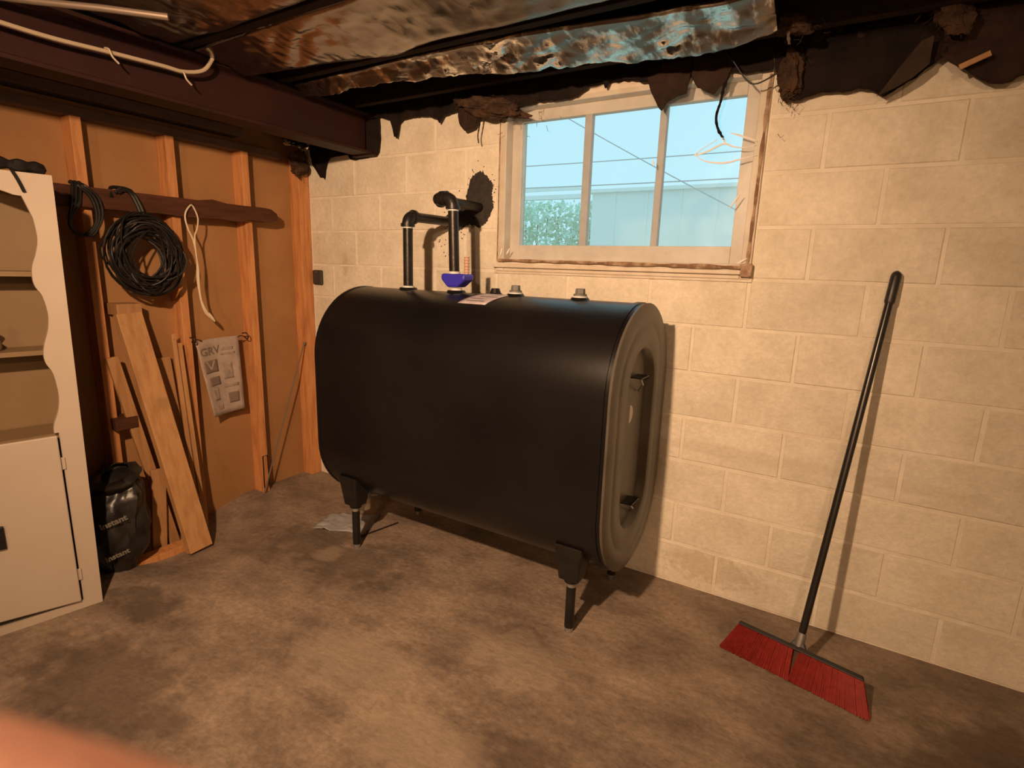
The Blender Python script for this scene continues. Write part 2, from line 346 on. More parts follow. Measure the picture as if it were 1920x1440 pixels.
# window
win = struct(MB().box(0, .001, 0, .001, 0, .001).build('window_1', 'white_paint'))
win.data.clear_geometry()
def ring(mbx, x0, x1, z0, z1, wl, wr, wb, wt, y0, y1):
    mbx.box(x0, x0+wl, y0, y1, z0, z1); mbx.box(x1-wr, x1, y0, y1, z0, z1)
    mbx.box(x0+wl, x1-wr, y0, y1, z0, z0+wb); mbx.box(x0+wl, x1-wr, y0, y1, z1-wt, z1)
mb = MB(); ring(mb, WX0, WX1, WZ0, WZ1, .045, .04, .06, .05, -.012, .19)
tmp = mb.build('window_1_tmp', 'white_paint')
win.data = tmp.data; bpy.data.objects.remove(tmp)
md = win.modifiers.new('bevel', 'BEVEL'); md.width = .004; md.segments = 2
mb = MB(); ring(mb, WX0+.045, WX1-.04, WZ0+.06, WZ1-.05, .055, .055, .072, .05, .045, .085)
mb.build('sash', 'sash_paint', win, bevel=.003)
for xa, xb in [(1.852, 1.888), (2.202, 2.232)]:
    MB().box(xa, xb, .048, .082, WZ0+.13, WZ1-.09).build('muntin', 'muntin_backlit', win, bevel=.003)
for xa, xb in [(1.52, 1.854), (1.886, 2.204), (2.23, 2.55)]:
    MB().box(xa, xb, .063, .066, 1.55, 2.15).build('pane', 'pane_glass', win)
MB().box(WX0-.01, WX1+.008, -.028, .02, WZ0+.018, WZ0+.036).build('sill', 'white_paint', win, bevel=.004)
MB().box(WX0-.012, WX1+.01, -.006, .02, WZ0-.012, WZ0+.018).build('sill_edge', 'white_paint', win, bevel=.003)
# clear plastic film stapled over the frame, with white ridges for the highlights on its wrinkles
P = []
for j in range(29):
    t = j/28; z = 1.478+t*(2.205-1.478); row = []
    for i in range(57):
        s = i/56; x = 1.438+s*(2.632-1.438)
        e = math.sin(math.pi*s)*math.sin(math.pi*t)
        d = math.hypot(x-2.60, (z-1.915)*1.3)
        y = -.016+.012*e+.004*nz(x, z, 0, 4)*e**.3+.0025*math.exp(-d*4)*math.sin(math.atan2(z-1.915, x-2.62)*7)*min(1, d*12)*e**.3
        row.append(V((x, y, z)))
    P.append(row)
film = MB().grid(P).build('plastic_film', 'film', win, smooth=True); film['label'] = 'clear wrinkled plastic film over the window'
for pts in [[(2.462, 1.964), (2.397, 1.927), (2.382, 1.91), (2.435, 1.925), (2.488, 1.946), (2.525, 1.933), (2.566, 1.926), (2.609, 1.933)],
            [(2.382, 1.91), (2.429, 1.884), (2.502, 1.874), (2.57, 1.887), (2.617, 1.895)], [(2.469, 1.987), (2.486, 1.962), (2.498, 1.945)],
            [(2.51, 1.985), (2.551, 1.97), (2.612, 1.946)], [(2.537, 1.70), (2.571, 1.755)], [(1.450, 1.497), (1.462, 1.537)], [(1.488, 1.505), (1.506, 1.535)],
            [(2.589, 1.483), (2.623, 1.505)], [(2.207, 1.905), (2.212, 1.88)]]:
    q = smoothpath([(x, -.018, z) for x, z in pts], 5)
    n = len(q); MB().tube(q, [.0038*max(.35, math.sin(math.pi*(i+.5)/n)) for i in range(n)], 6).build('highlight_ridge', 'crease_highlight', film, smooth=True)
# grimy tape along the edges of the film
def grimy(name, p0, p1, wd, axis):
    mb = MB(); rows = []
    for i in range(41):
        t = i/40; c = V(p0).lerp(V(p1), t); hw = wd*(.45+.75*max(0, nz(c.x, c.z, 7, 14)+.35))
        d = V((0, 0, 1)) if axis == 'x' else V((1, 0, 0))
        rows.append([c-d*hw, c-V((0, .003, 0)), c+d*hw*.8])
    mb.grid(rows).build(name, 'grime', win, solid=.001)
grimy('tape', (1.44, -.030, 1.478), (2.63, -.030, 1.470), .010, 'x')
grimy('tape', (2.628, -.016, 1.46), (2.634, -.016, 2.18), .010, 'z')
grimy('tape', (1.432, -.016, 1.48), (1.432, -.016, 2.16), .0035, 'z')
MB().box(2.606, 2.650, -.034, -.018, 1.432, 1.484).build('corner_patch', 'grime', win, bevel=.003)

# ------------------------------------------------------------------ outdoors, seen through the window
struct(MB().box(-14, 14, .2, 16, 1.05, 1.25).build('ground_outside', 'grass'))
t = thing('shed', 'pale blue grey shed wall beyond the window', 'shed', (1.6, 5.0, 1.25))
MB().box(-.24, 4.0, 5.0, 7.0, 1.25, 2.50).build('wall', 'siding', t)
MB().box(-.30, 4.1, 4.95, 7.1, 2.50, 2.545).build('roof_edge', 'white_rail', t)
for x in [0.1, .55, 1.0, 1.45, 1.9]: MB().box(x-.012, x+.012, 4.985, 5.0, 1.25, 2.5).build('batten', 'siding', t)
t = thing('fence_rail', 'white horizontal rail above the green hedge outside', 'fence', (-1.5, 5.0, 1.25))
MB().box(-4.2, -.34, 4.98, 5.06, 2.44, 2.50).build('rail', 'white_rail', t); MB().box(-4.2, -.34, 5.0, 5.05, 2.56, 2.61).build('rail', 'white_rail', t)
for x in [-3.9, -2.4]: MB().box(x-.04, x+.04, 5.07, 5.15, 1.25, 2.61).build('post', 'white_rail', t)
t = thing('hedge', 'leafy green hedge seen through the left window pane', 'hedge', (-2, 6.0, 1.25))
mb = MB()
for i in range(6500):
    x = random.uniform(-4.5, -.3); y = 5.40+random.random()*.45; z = random.uniform(1.25, 2.52-.1*random.random()); s = random.uniform(.03, .065)
    a = V((random.gauss(0, 1), random.gauss(0, 1), random.gauss(0, 1))).normalized(); b_ = a.orthogonal().normalized(); c = V((x, y, z))
    mb.add([c-a*s, c+b_*s*.45, c+a*s, c-b_*s*.45], [(0, 1, 2, 3)])
o = mb.build('leaves', 'leaf', t); o['kind'] = 'stuff'
mb = MB()
for i in range(26): mb.tube([(-4.4+i*.16, 6.0, 1.25), (-4.4+i*.16+random.uniform(-.1, .1), 6.0, 2.3)], .012, 5)
mb.build('stems', 'dark_wood', t)
for lab, a, b_ in [('thin overhead wire running level across the window view', (-5, 5.2, 3.03), (4, 5.0, 2.92)), ('thin overhead wire slanting down across the middle pane', (-1.6, 4.7, 4.05), (2.4, 4.65, 1.85)), ('low thin overhead wire just above the shed roof', (-5, 4.7, 2.64), (4, 4.7, 2.56))]:
    tag(MB().tube([V(a).lerp(V(b_), i/12)-V((0, 0, .04*math.sin(math.pi*i/12))) for i in range(13)], .0075, 6).build('overhead_wire', 'wire_grey', smooth=True), lab, 'wire')

# ------------------------------------------------------------------ beam
bm_ = thing('support_beam', 'rust red steel ceiling beam running from the block wall over the partition', 'beam', (.52, 0, 2.045))
mb = MB(); prof = [(.455, 2.045), (.585, 2.045), (.585, 2.060), (.540, 2.066), (.530, 2.075), (.530, 2.225), (.540, 2.234), (.585, 2.241), (.585, 2.256), (.455, 2.256), (.455, 2.241), (.50, 2.234), (.51, 2.225), (.51, 2.075), (.50, 2.066), (.455, 2.060)]
mb.prism(prof, lambda p: V((p[0], -.03, p[1])), lambda p: V((p[0], YF+.02, p[1]))); mb.build('i_section', 'beam_paint', bm_, smooth=False, bevel=.002)
MB().box(.44, .60, -.05, -.012, 2.036, 2.045).build('bearing_plate', 'beam_paint', bm_)
tag(MB().tube(smoothpath([(.60, -2.2, 2.14), (.60, -1.8, 2.148), (.60, -1.636, 2.143), (.60, -1.497, 2.143), (.60, -1.337, 2.153), (.60, -1.154, 2.163), (.60, -1.07, 2.166), (.605, -.99, 2.195), (.61, -.945, 2.262)], 6), .0075, 8).build('white_cable', 'cable_white', smooth=True), 'white sheathed cable stapled along the rust red beam', 'cable')
for y in (-1.345, -1.085):
    o = MB().tube(smoothpath([(.595, y, 2.164), (.615, y+.004, 2.158), (.618, y+.012, 2.135), (.62, y+.03, 2.118)], 4), .0035, 6).build('cable_clip', 'cable_white', smooth=True)
    tag(o, 'pale cable clip dangling from the white cable, '+('nearer its upturned end' if y > -1.2 else 'further from its upturned end'), 'clip', 'cable clips on the beam')
tag(MB().tube([(.45, -1.80, 2.212), (.665, -1.565, 2.216), (.805, -1.434, 2.218), (.930, -1.294, 2.220)], .011, 10).build('conduit', 'conduit', smooth=True), 'grey metal conduit slanting under the joists at top left', 'pipe')

# ------------------------------------------------------------------ foil faced insulation between the joists
def edge_fn(pts):
    def f(x):
        if x <= pts[0][0]: return pts[0][1]
        for (a, b), (c, d) in zip(pts, pts[1:]):
            if x <= c: return b+(d-b)*(x-a)/(c-a)
        return pts[-1][1]
    return f
def batt(label, lo_, hi_, x0, x1, sag, seed, zc=2.262, prof=True, cr=1.0, fm='foil'):
    t = thing('insulation_batt', label, 'insulation', ((x0+x1)/2, lo_(1.5), zc), 'foil faced batts between the ceiling joists')
    rows = []; nxx, nyy = int((x1-x0)/.016), 26
    for j in range(nyy+1):
        tt = j/nyy; row = []
        for i in range(nxx+1):
            x = x0+(x1-x0)*i/nxx
            ya, yb = lo_(x), hi_(x); y = ya+(yb-ya)*tt
            e = (min(1, tt/.82)**1.2 if tt < .82 else max(0, 1-((tt-.82)/.18)**2)) if prof else math.sin(math.pi*tt)**.5
            rg = abs(nz(x*1.0+y*1.6, (y*1.2-x*.5)*.6, seed, 6)); rg2 = abs(nz(x*1.0+y*.9, (y-x*.5)*.8, seed+5, 19)); e2 = min(1, 4*tt, 6*(1-tt))
            z = zc-.004-sag*e*(1+.5*nz(x, seed, 0, 1.6))+cr*(.016*(.4-rg)+.007*(.3-rg2))*e2+(cr-1)*.005*(.3-abs(nz(x+y, y*.7-x*.4, seed+3, 33)))*e2+.010*nz(x, y, seed+9, 2.5)
            if tt == 0 or tt == 1: z += .012
            row.append(V((x, y+.012*nz(x, seed, 3, 6), z)))
        rows.append(row)
    MB().grid(rows).build('foil_facing', fm, t, smooth=True, solid=.0012)
    MB().box(x0+.02, x1-.02, -.002+lo_(x0)*0+min(lo_((x0+x1)/2), lo_(x0))+.03, hi_((x0+x1)/2)-.03 if hi_((x0+x1)/2) < hi_(x0) else hi_(x0)-.03, zc+.04, zc+.17).build('glass_wool', 'fibre', t)
e1lo = edge_fn([(.58, -.56), (1.2, -.562), (1.9, -.556), (2.28, -.50), (2.5, -.48), (4.8, -.56)])
e1hi = edge_fn([(.58, -.475), (.9, -.466), (1.18, -.47), (1.24, -.42), (1.54, -.35), (1.75, -.295), (2.0, -.265), (2.18, -.19), (2.4, -.192), (2.53, -.22), (2.66, -.27), (2.7, -.32)])
batt('crinkled silver foil insulation strip nearest the window', e1lo, e1hi, .60, 2.68, .052, 1, cr=2.0, fm='foil_bright')
e2lo = edge_fn([(.5, -1.03), (5, -1.03)]); e2hi = edge_fn([(.45, -.775), (.8, -.725), (1.3, -.625), (1.48, -.66), (5, -.645)])
batt('broad dull foil insulation strip, second from the window', e2lo, e2hi, .60, 4.6, .026, 2)
batt('foil insulation strip at the top edge, third from the window', edge_fn([(0, -1.45), (5, -1.45)]), edge_fn([(0, -1.09), (5, -1.08)]), .62, 4.6, .02, 3)
# a small scrap of bright foil in the corner over the last stud
rows = []
for j in range(13):
    rows.append([V((.045+.03*nz(i, j, 1, .7), -.215+.19*i/12, 2.108+.045*j/12+.012*nz(i, j, 5, .6))) for i in range(13)])
tag(MB().grid(rows).build('foil_scrap', 'foil_bright', solid=.001), 'small crumpled scrap of shiny foil in the corner under the beam', 'foil')

# ------------------------------------------------------------------ torn paper along the top of the wall
def torn(name, label, cat, edge, ztop, y0, mat, seed, lean=.05, th=.0025, step=.008, jag=.006):
    x0, x1 = edge[0][0], edge[-1][0]; n = max(6, int((x1-x0)/step)); f = edge_fn(edge); rows = []; k = 10
    for j in range(k+1):
        t = j/k; row = []
        for i in range(n+1):
            x = x0+(x1-x0)*i/n; zb = f(x)+jag*nz(x, seed, 0, 45)
            z = ztop+(zb-ztop)*t
            y = y0-lean*t*(.5+.6*nz(x, seed, 2, 3))*.6+.012*nz(x, z, seed, 9)+.006*nz(x, z, seed, 25)
            row.append(V((x+.006*nz(z, x, seed, 20), min(y, -.006), z)))
        rows.append(row)
    return tag(MB().grid(rows).build(name, mat, smooth=True, solid=th), label, cat)
G = 'torn sheets hanging along the wall top'
o = torn('torn_paper', 'wide torn black paper sheet hanging from the joist right of the window', 'paper',
     [(2.646, 2.20), (2.662, 2.146), (2.69, 2.092), (2.713, 2.073), (2.737, 2.07), (2.762, 2.076), (2.795, 2.084), (2.828, 2.087), (2.886, 2.08), (2.933, 2.084), (2.957, 2.078), (2.983, 2.059), (3.0, 2.047), (3.028, 2.06), (3.061, 2.084), (3.088, 2.096), (3.119, 2.129), (3.144, 2.144), (3.16, 2.16)], 2.30, -.03, 'tar_paper', 3)
o['group'] = G
o = torn('torn_paper', 'dark torn paper sheet sagging at the top right corner', 'paper',
     [(3.14, 2.15), (3.174, 2.127), (3.206, 2.096), (3.244, 2.071), (3.273, 2.051), (3.306, 2.044), (3.331, 2.048), (3.359, 2.063), (3.45, 2.10), (3.6, 2.12), (3.9, 2.07), (4.3, 2.1)], 2.30, -.045, 'brown_paper', 5, lean=.08)
o['group'] = G
o = torn('torn_paper', 'ragged black paper fringe across the top of the window', 'paper',
     [(1.42, 2.16), (1.5, 2.16), (1.589, 2.176), (1.645, 2.192), (1.769, 2.182), (1.847, 2.19), (1.896, 2.216), (1.91, 2.242), (1.969, 2.238), (1.987, 2.194), (1.999, 2.23), (2.089, 2.226), (2.177, 2.2), (2.19, 2.215), (2.33, 2.20), (2.354, 2.21), (2.485, 2.20), (2.552, 2.185), (2.643, 2.184)], 2.31, -.045, 'tar_paper', 8, lean=.015)
o['group'] = G
o = torn('torn_paper', 'pointed brown paper flap hanging over the middle window bar', 'paper',
     [(2.165, 2.215), (2.177, 2.195), (2.201, 2.137), (2.236, 2.083), (2.256, 2.111), (2.297, 2.132), (2.338, 2.14), (2.342, 2.20)], 2.27, -.052, 'brown_paper', 11, lean=.02, jag=.004)
o['group'] = G
o = torn('torn_paper', 'ragged brown paper flap over the right window pane', 'paper',
     [(2.35, 2.195), (2.374, 2.155), (2.41, 2.137), (2.442, 2.122), (2.46, 2.144), (2.485, 2.179), (2.50, 2.21)], 2.27, -.054, 'brown_paper', 12, lean=.02, jag=.008)
o['group'] = G
o = torn('torn_paper', 'torn black paper edge between the beam and the window', 'paper',
     [(.60, 2.25), (.664, 2.231), (.715, 2.215), (.740, 2.204), (.753, 2.122), (.780, 2.112), (.790, 2.185), (.82, 2.204), (.906, 2.209), (.997, 2.202), (1.06, 2.18), (1.074, 2.158), (1.102, 2.193), (1.17, 2.203), (1.21, 2.206), (1.30, 2.20), (1.43, 2.17)], 2.31, -.035, 'tar_paper', 14, lean=.02, jag=.004)
o['group'] = G
o = torn('torn_paper', 'brown paper scrap hanging beside the fibrous clump left of the window', 'paper',
     [(1.205, 2.17), (1.215, 2.132), (1.244, 2.101), (1.275, 2.106), (1.309, 2.115), (1.33, 2.16)], 2.24, -.055, 'brown_paper', 16, lean=.03, jag=.003)
o['group'] = G
o = torn('torn_paper', 'black paper torn round the end of the rust red beam', 'paper',
     [(.03, 2.08), (.038, 2.06), (.053, 2.021), (.09, 1.975), (.116, 1.949), (.15, 1.945), (.163, 1.928), (.172, 1.98), (.188, 2.028), (.218, 2.053), (.365, 2.061), (.386, 2.035), (.416, 2.028), (.60, 2.037), (.613, 2.05), (.631, 2.12)], 2.26, -.010, 'tar_paper', 18, lean=.006, jag=.003)
o['group'] = G
fp = [(3.081, 2.19), (3.112, 2.20), (3.112, 2.118), (3.075, 2.084), (3.031, 2.058), (2.981, 2.038), (3.0, 2.064), (3.03, 2.115)]
tag(MB().prism(fp, lambda p: V((p[0], -.098-.02*(2.2-p[1]), p[1])), lambda p: V((p[0], -.101-.02*(2.2-p[1]), p[1]))).build('paper_flap', 'flap_paper'), 'lighter brown paper flap folded over the wide black sheet', 'paper')
# narrow dangling strips
def strip(label, pts, wd, mat):
    rows = []
    for i, p in enumerate(smoothpath(pts, 5)):
        h = wd*(.35+.9*abs(nz(i, 3, 0, .37)))
        rows.append([p-V((h/2, 0, 0)), p+V((0, -.004, 0)), p+V((h/2, 0, 0))])
    return tag(MB().grid(rows).build('paper_strip', mat, solid=.002), label, 'paper')
strip('thin twisted black strip dangling in front of the right pane', [(2.488, -.055, 2.19), (2.475, -.055, 2.142), (2.469, -.055, 2.096), (2.458, -.055, 2.049), (2.461, -.055, 2.016), (2.474, -.055, 1.985), (2.49, -.055, 1.962)], .02, 'tar_paper')
strip('thin dark strip dangling left of the window frame', [(1.345, -.06, 2.15), (1.338, -.06, 2.11), (1.330, -.06, 2.07), (1.336, -.06, 2.035)], .011, 'tar_paper')
# fibrous clump
def clump(label, c, r, n, seed, mat='fibre'):
    rs = random.Random(seed); t = thing('fibre_clump', label, 'insulation', c)
    bm = bmesh.new(); bmesh.ops.create_icosphere(bm, subdivisions=4, radius=1.0)
    for v in bm.verts:
        k = 1+.45*nz(v.co.x+seed, v.co.y, v.co.z, 1.7)+.22*nz(v.co.x, v.co.y+seed, v.co.z, 5)
        v.co = V((v.co.x*r[0], v.co.y*r[1], v.co.z*r[2]))*k
        v.co.x += .35*r[2]*nz(v.co.z*20, 1, seed) ; v.co.z -= .25*v.co.x
    m = bpy.data.meshes.new('wad'); bm.to_mesh(m); bm.free(); m.materials.append(M[mat])
    o = bpy.data.objects.new('wad', m); COL.objects.link(o); o.parent = t
    mb = MB(); c = V(c)
    for i in range(n):
        a = V((rs.gauss(0, 1)*r[0], rs.gauss(0, 1)*r[1]*.6, rs.gauss(0, 1)*r[2]))*.62; a.z -= .25*a.x
        d = V((rs.gauss(.3, 1), rs.gauss(0, .5), rs.gauss(-.3, .6))).normalized()*rs.uniform(.012, .034)
        p = c+a; mb.tube([p, p+d*.5+V((0, 0, rs.gauss(0, .008))), p+d], [.0010, .0008, .0004], 4, cap=False)
    q = mb.build('fibres', mat, t); q['kind'] = 'stuff'
clump('brown fibrous clump of torn insulation at the upper left of the window', (1.42, -.075, 2.185), (.17, .045, .045), 260, 3)
clump('dirty brown insulation scrap in the corner below the end of the beam', (.035, -.10, 2.02), (.022, .055, .075), 60, 21)
clump('brown fibre tuft hanging at the upper right corner of the window', (2.705, -.06, 2.15), (.035, .03, .085), 120, 6)
clump('brown fibrous wad under the joist above the window corner', (2.69, -.21, 2.27), (.075, .05, .035), 120, 9)
clump('brown matted wad high on the dark sheet at right', (3.155, -.12, 2.25), (.05, .03, .05), 70, 12)
tag(MB().tube(smoothpath([(2.545, -.14, 2.43), (2.533, -.13, 2.40), (2.498, -.12, 2.344), (2.475, -.12, 2.304), (2.481, -.12, 2.249), (2.513, -.115, 2.209), (2.567, -.11, 2.139), (2.605, -.11, 2.125), (2.663, -.10, 2.152)], 6), .0028, 6).build('black_wire', 'cable_black', smooth=True), 'thin black wire looping down at the window\'s upper right corner', 'wire')
strip('small pale splinter hanging from the wad above the window corner', [(2.70, -.235, 2.25), (2.703, -.235, 2.225), (2.71, -.235, 2.195)], .014, 'conduit')
tag(MB().bar((3.19, -.105, 2.095), (3.262, -.105, 2.125), (0, 0, 1), .016, .008).build('wood_sliver', 'pine', bevel=.001), 'pale wood sliver caught in the sagging sheet at top right', 'wood')

# ------------------------------------------------------------------ oil tank
XL, XT, YC, W, Z0, TH = .84, 2.347, -.365, .66, .235, 1.09
rr = W/2; ZB, ZT = Z0+rr, Z0+TH-rr
tank = thing('oil_tank', 'large black steel heating oil tank standing on pipe legs below the window', 'oil tank', (1.59, YC, 0))
def obround(ins, n=28):
    r = rr-ins; out = []
    for i in range(n+1): a = math.pi*i/n; out.append((YC+r*math.cos(a), ZT+r*math.sin(a)))
    for i in range(n+1): a = math.pi+math.pi*i/n; out.append((YC+r*math.cos(a), ZB+r*math.sin(a)))
    return out
def loft(cont, capend=True):
    mb = MB(); n = len(obround(0)); vs = []; fs = []
    for x, ins in cont: vs += [V((x, y, z)) for y, z in obround(ins)]
    for i in range(len(cont)-1): fs += [(i*n+j, i*n+(j+1) % n, (i+1)*n+(j+1) % n, (i+1)*n+j) for j in range(n)]
    if capend: fs.append(tuple(range((len(cont)-1)*n, len(cont)*n)))
    return mb.add(vs, fs)
loft([(XL, .0), (XL+.012, 0), (XL+.013, .003), (XL+.03, .003), (XT-.045, .003), (XT-.044, -.0015), (XT-.026, -.0015), (XT-.025, .003), (XT-.012, .003)], False).build('shell', 'tank_black', tank, smooth=True)
capc = [(0, .003), (.010, .0), (.0125, .0035), (.0125, .070), (.0105, .078), (.0105, .086), (.0125, .094), (.0125, .168), (.009, .173), (-.020, .186), (-.022, .192), (-.022, .25)]
loft([(XT-.012+dx, i) for dx, i in capc]).build('end_cap', 'tank_dusty', tank, smooth=True)
loft([(XL+.012-dx, i) for dx, i in capc]).build('end_cap', 'tank_black', tank, smooth=True)
for zz in (1.02, .50):
    b_ = MB().box(XT-.035, XT+.012, YC-.045, YC+.045, zz+.016, zz+.020).build('hook_bracket', 'iron_black', tank)
    MB().tube([(XT+.008, YC-.045, zz+.016), (XT+.004, YC, zz-.012), (XT-.028, YC+.05, zz-.05)], .0035, 6).build('bracket_stay', 'zinc', b_)
poly = [(YC-.10+.035*math.sin(a), .915+.035*math.cos(a)) for a in [math.pi*i/10 for i in range(11)]]
MB().prism(poly, lambda p: V((XT+.0012, p[0]-.03, p[1])), lambda p: V((XT+.0028, p[0]-.03, p[1]))).build('tag_label', 'filter_white', tank)
for (lx, ly) in ((.992, -.605), (2.20, -.60), (.992, -.13), (2.20, -.13)):
    zsk = ZB-math.sqrt(max(0, (rr-.003)**2-(ly-YC)**2))
    MB().cyl((lx, ly, .226), (lx, ly, zsk+.012), .030, n=18).build('leg_socket', 'iron_black', tank, smooth=True)
    MB().hexa([(lx-.042, ly-.036, .240), (lx+.042, ly-.036, .240), (lx+.042, ly+.036, .240), (lx-.042, ly+.036, .240), (lx-.06, ly-.055, zsk+.06), (lx+.06, ly-.055, zsk+.06), (lx+.06, ly+.05, zsk+.02), (lx-.06, ly+.05, zsk+.02)]).build('leg_bracket', 'iron_black', tank, bevel=.006)
    lg = MB().cyl((lx, ly, .022), (lx, ly, .235), .0195, n=18).build('leg', 'iron_black', tank, smooth=True)
    MB().cyl((lx, ly, fz(lx, ly)-.001), (lx, ly, .024), .0175, n=18).build('foot', 'zinc', lg, smooth=True)
    MB().cyl((lx+.001, ly-.001, .206), (lx+.001, ly-.001, .224), .0203, n=18).build('thread', 'zinc', lg, smooth=True)
# fittings on top
def flange(x, y, r=.036):
    z = ZT+math.sqrt(rr**2-(y-YC)**2)-.003
    MB().cyl((x, y, z-.012), (x, y, z+.008), r+.018, r+.004, 24).build('bung_collar', 'tank_black', tank, smooth=True); return z+.008
z1 = flange(1.143, YC); flange(1.436, YC); zB = flange(1.757, YC, .030); zC = flange(2.062, YC, .030); zA = flange(1.62, YC+.05, .024)
def ringp(x, y, z, r, h, mat, nm): MB().cyl((x, y, z), (x, y, z+h), r, n=24).build(nm, mat, tank, smooth=True)
ringp(1.143, YC, z1, .030, .008, 'thread_tape', 'sealing_ring')
ringp(1.436, YC, z1, .027, .010, 'thread_tape', 'sealing_ring')
for x, z in ((1.757, zB), (2.062, zC)):
    ringp(x, YC, z, .031, .006, 'thread_tape', 'sealing_ring')
    p = MB().cyl((x, YC, z+.006), (x, YC, z+.014), .027, n=24).build('plug', 'plug_grey', tank, smooth=True)
    MB().cyl((x, YC, z+.014), (x, YC, z+.036), .0215, .0195, 6).build('plug_head', 'plug_grey', p, bevel=.002)
MB().cyl((1.62, YC+.05, zA), (1.62, YC+.05, zA+.02), .026, .018, 20).build('cap', 'iron_black', tank, smooth=True)
# shipping sticker wrapped on the shoulder
rows = []
for j in range(9):
    a = math.radians(62+27*j/8)
    rows.append([V((1.560+.055*(j/8)**1.2+.142*i/6, YC-(rr-.0015)*math.cos(a), ZT+(rr-.0015)*math.sin(a))) for i in range(7)])
st = MB().grid(rows).build('sticker', 'sticker', tank, smooth=True, solid=.0012)
for j, (a0, x0, x1) in enumerate([(66, .02, .11), (70, .02, .085), (75, .04, .13)]):
    a = math.radians(a0); a2 = math.radians(a0+1.3)
    MB().grid([[V((1.562+.055*(a0-62)/27+x, YC-(rr+.0002)*math.cos(q), ZT+(rr+.0002)*math.sin(q))) for x in (x0, x1)] for q in (a, a2)]).build('print_line', 'grey_print', st, solid=.0006)
# pipes
def elbow(name, c, d_in, d_out, r=.0285, R_=.045, parent=None):
    c = V(c); a = c-V(d_in)*R_; b = c+V(d_out)*R_
    pts = [((1-t)**2)*a+2*t*(1-t)*c+t*t*b for t in [i/10 for i in range(11)]]
    mb = MB().tube(pts, r, 20)
    mb.cyl(a-V(d_in)*.003, a+V(d_in)*.012, r+.005, n=20); mb.cyl(b+V(d_out)*.003, b-V(d_out)*.012, r+.005, n=20)
    return mb.build(name, 'iron_black', parent, smooth=True)
p1 = thing('fill_pipe', 'shorter black iron pipe with one elbow rising from the tank\'s left end', 'pipe', (1.143, YC, z1))
MB().cyl((1.143, YC, z1+.006), (1.143, YC, 1.625), .0235, n=20).build('riser', 'iron_black', p1, smooth=True)
MB().cyl((1.143, YC, 1.610), (1.143, YC, 1.616), .0245, n=20).build('thread', 'thread_tape', p1, smooth=True)
elbow('elbow', (1.143, YC, 1.665), (0, 0, 1), (0, 1, 0), parent=p1)
MB().cyl((1.143, YC+.04, 1.665), (1.150, -.004, 1.668), .0235, n=20).build('wall_pipe', 'iron_black', p1, smooth=True)
p2 = thing('vent_pipe', 'taller black iron pipe with two elbows rising from a blue fitting on the tank', 'pipe', (1.436, YC, z1))
bl = MB()
bl.prism([(-.062, 1.405), (-.062, 1.378), (-.028, 1.343), (.028, 1.343), (.074, 1.378), (.074, 1.405)], lambda p: V((1.436+p[0], YC-.038, p[1])), lambda p: V((1.436+p[0], YC+.038, p[1])))
bl.build('blue_fitting', 'blue_plastic', p2, bevel=.010)
MB().cyl((1.424, YC, 1.403), (1.424, YC, 1.415), .027, n=20).build('sealing_ring', 'thread_tape', p2, smooth=True)
MB().cyl((1.424, YC, 1.41), (1.414, YC, 1.700), .0238, n=20).build('riser', 'iron_black', p2, smooth=True)
MB().cyl((1.4145, YC, 1.682), (1.4145, YC, 1.688), .0248, n=20).build('thread', 'thread_tape', p2, smooth=True)
elbow('elbow', (1.413, YC, 1.738), (0, 0, 1), (-1, 0, 0), parent=p2)
MB().cyl((1.372, YC, 1.738), (1.350, YC, 1.738), .0262, n=20).build('thread', 'thread_tape', p2, smooth=True)
elbow('elbow', (1.312, YC, 1.738), (-1, 0, 0), (0, 1, 0), parent=p2)
MB().cyl((1.312, YC+.04, 1.738), (1.312, -.004, 1.738), .0235, n=20).build('wall_pipe', 'iron_black', p2, smooth=True)
g = MB(); gx, gy = 1.487, YC+.01
g.tube([(gx, gy, 1.40+.0045*i) for i in range(19)], [.0115+.0025*(i % 3 == 0) for i in range(19)], 14)
g.build('ribbed_gauge', 'gauge_clear', p2, smooth=True)
# filter and valve under the left end
MB().cyl((.945, -.50, .163), (.945, -.50, .226), .031, n=24).build('filter_canister', 'filter_white', tank, smooth=True, bevel=.004)
MB().cyl((.945, -.50, .226), (.945, -.50, .262), .033, n=24).build('filter_head', 'zinc', tank, smooth=True)
MB().tube([(.945, -.49, .245), (.955, -.44, .225), (.96, -.38, .225)], .012, 10).build('outlet_pipe', 'zinc', tank, smooth=True)
MB().cyl((.96, -.38, .205), (.96, -.38, .25), .024, n=16).build('outlet_valve', 'zinc', tank, smooth=True)

# black sealant smeared on the wall where the pipes go through
def blob(name, label, pts, seed, y0=-.002, th=.012, n=120):
    c = V((sum(p[0] for p in pts)/len(pts), 0, sum(p[1] for p in pts)/len(pts))); m = len(pts); rings = [1.0, .8, .5, .2]; rows = []
    for k, s in enumerate(rings):
        row = []
        for i in range(n):
            t = i/n*m; a = pts[int(t) % m]; b_ = pts[(int(t)+1) % m]; f = t-int(t); x = a[0]+(b_[0]-a[0])*f; z = a[1]+(b_[1]-a[1])*f
            q = V((x, 0, z)); d = q-c; jag = 1+(.10*nz(i, seed, 0, .9)+.10*abs(nz(i, seed, 4, 2.7)) if k == 0 else 0)
            p = c+d*s*jag; row.append(V((p.x, y0-(th*(1-s**3)*(.8+.6*nz(p.x, p.z, seed, 30)) if k else 0), p.z)))
        rows.append(row+[row[0]])
    mb = MB().grid(rows); k = len(mb.v); mb.add([c+V((0, y0-th, 0))]+rows[-1][:-1], [(0, i+1, (i+1) % n+1) for i in range(n)])
    return mb, label
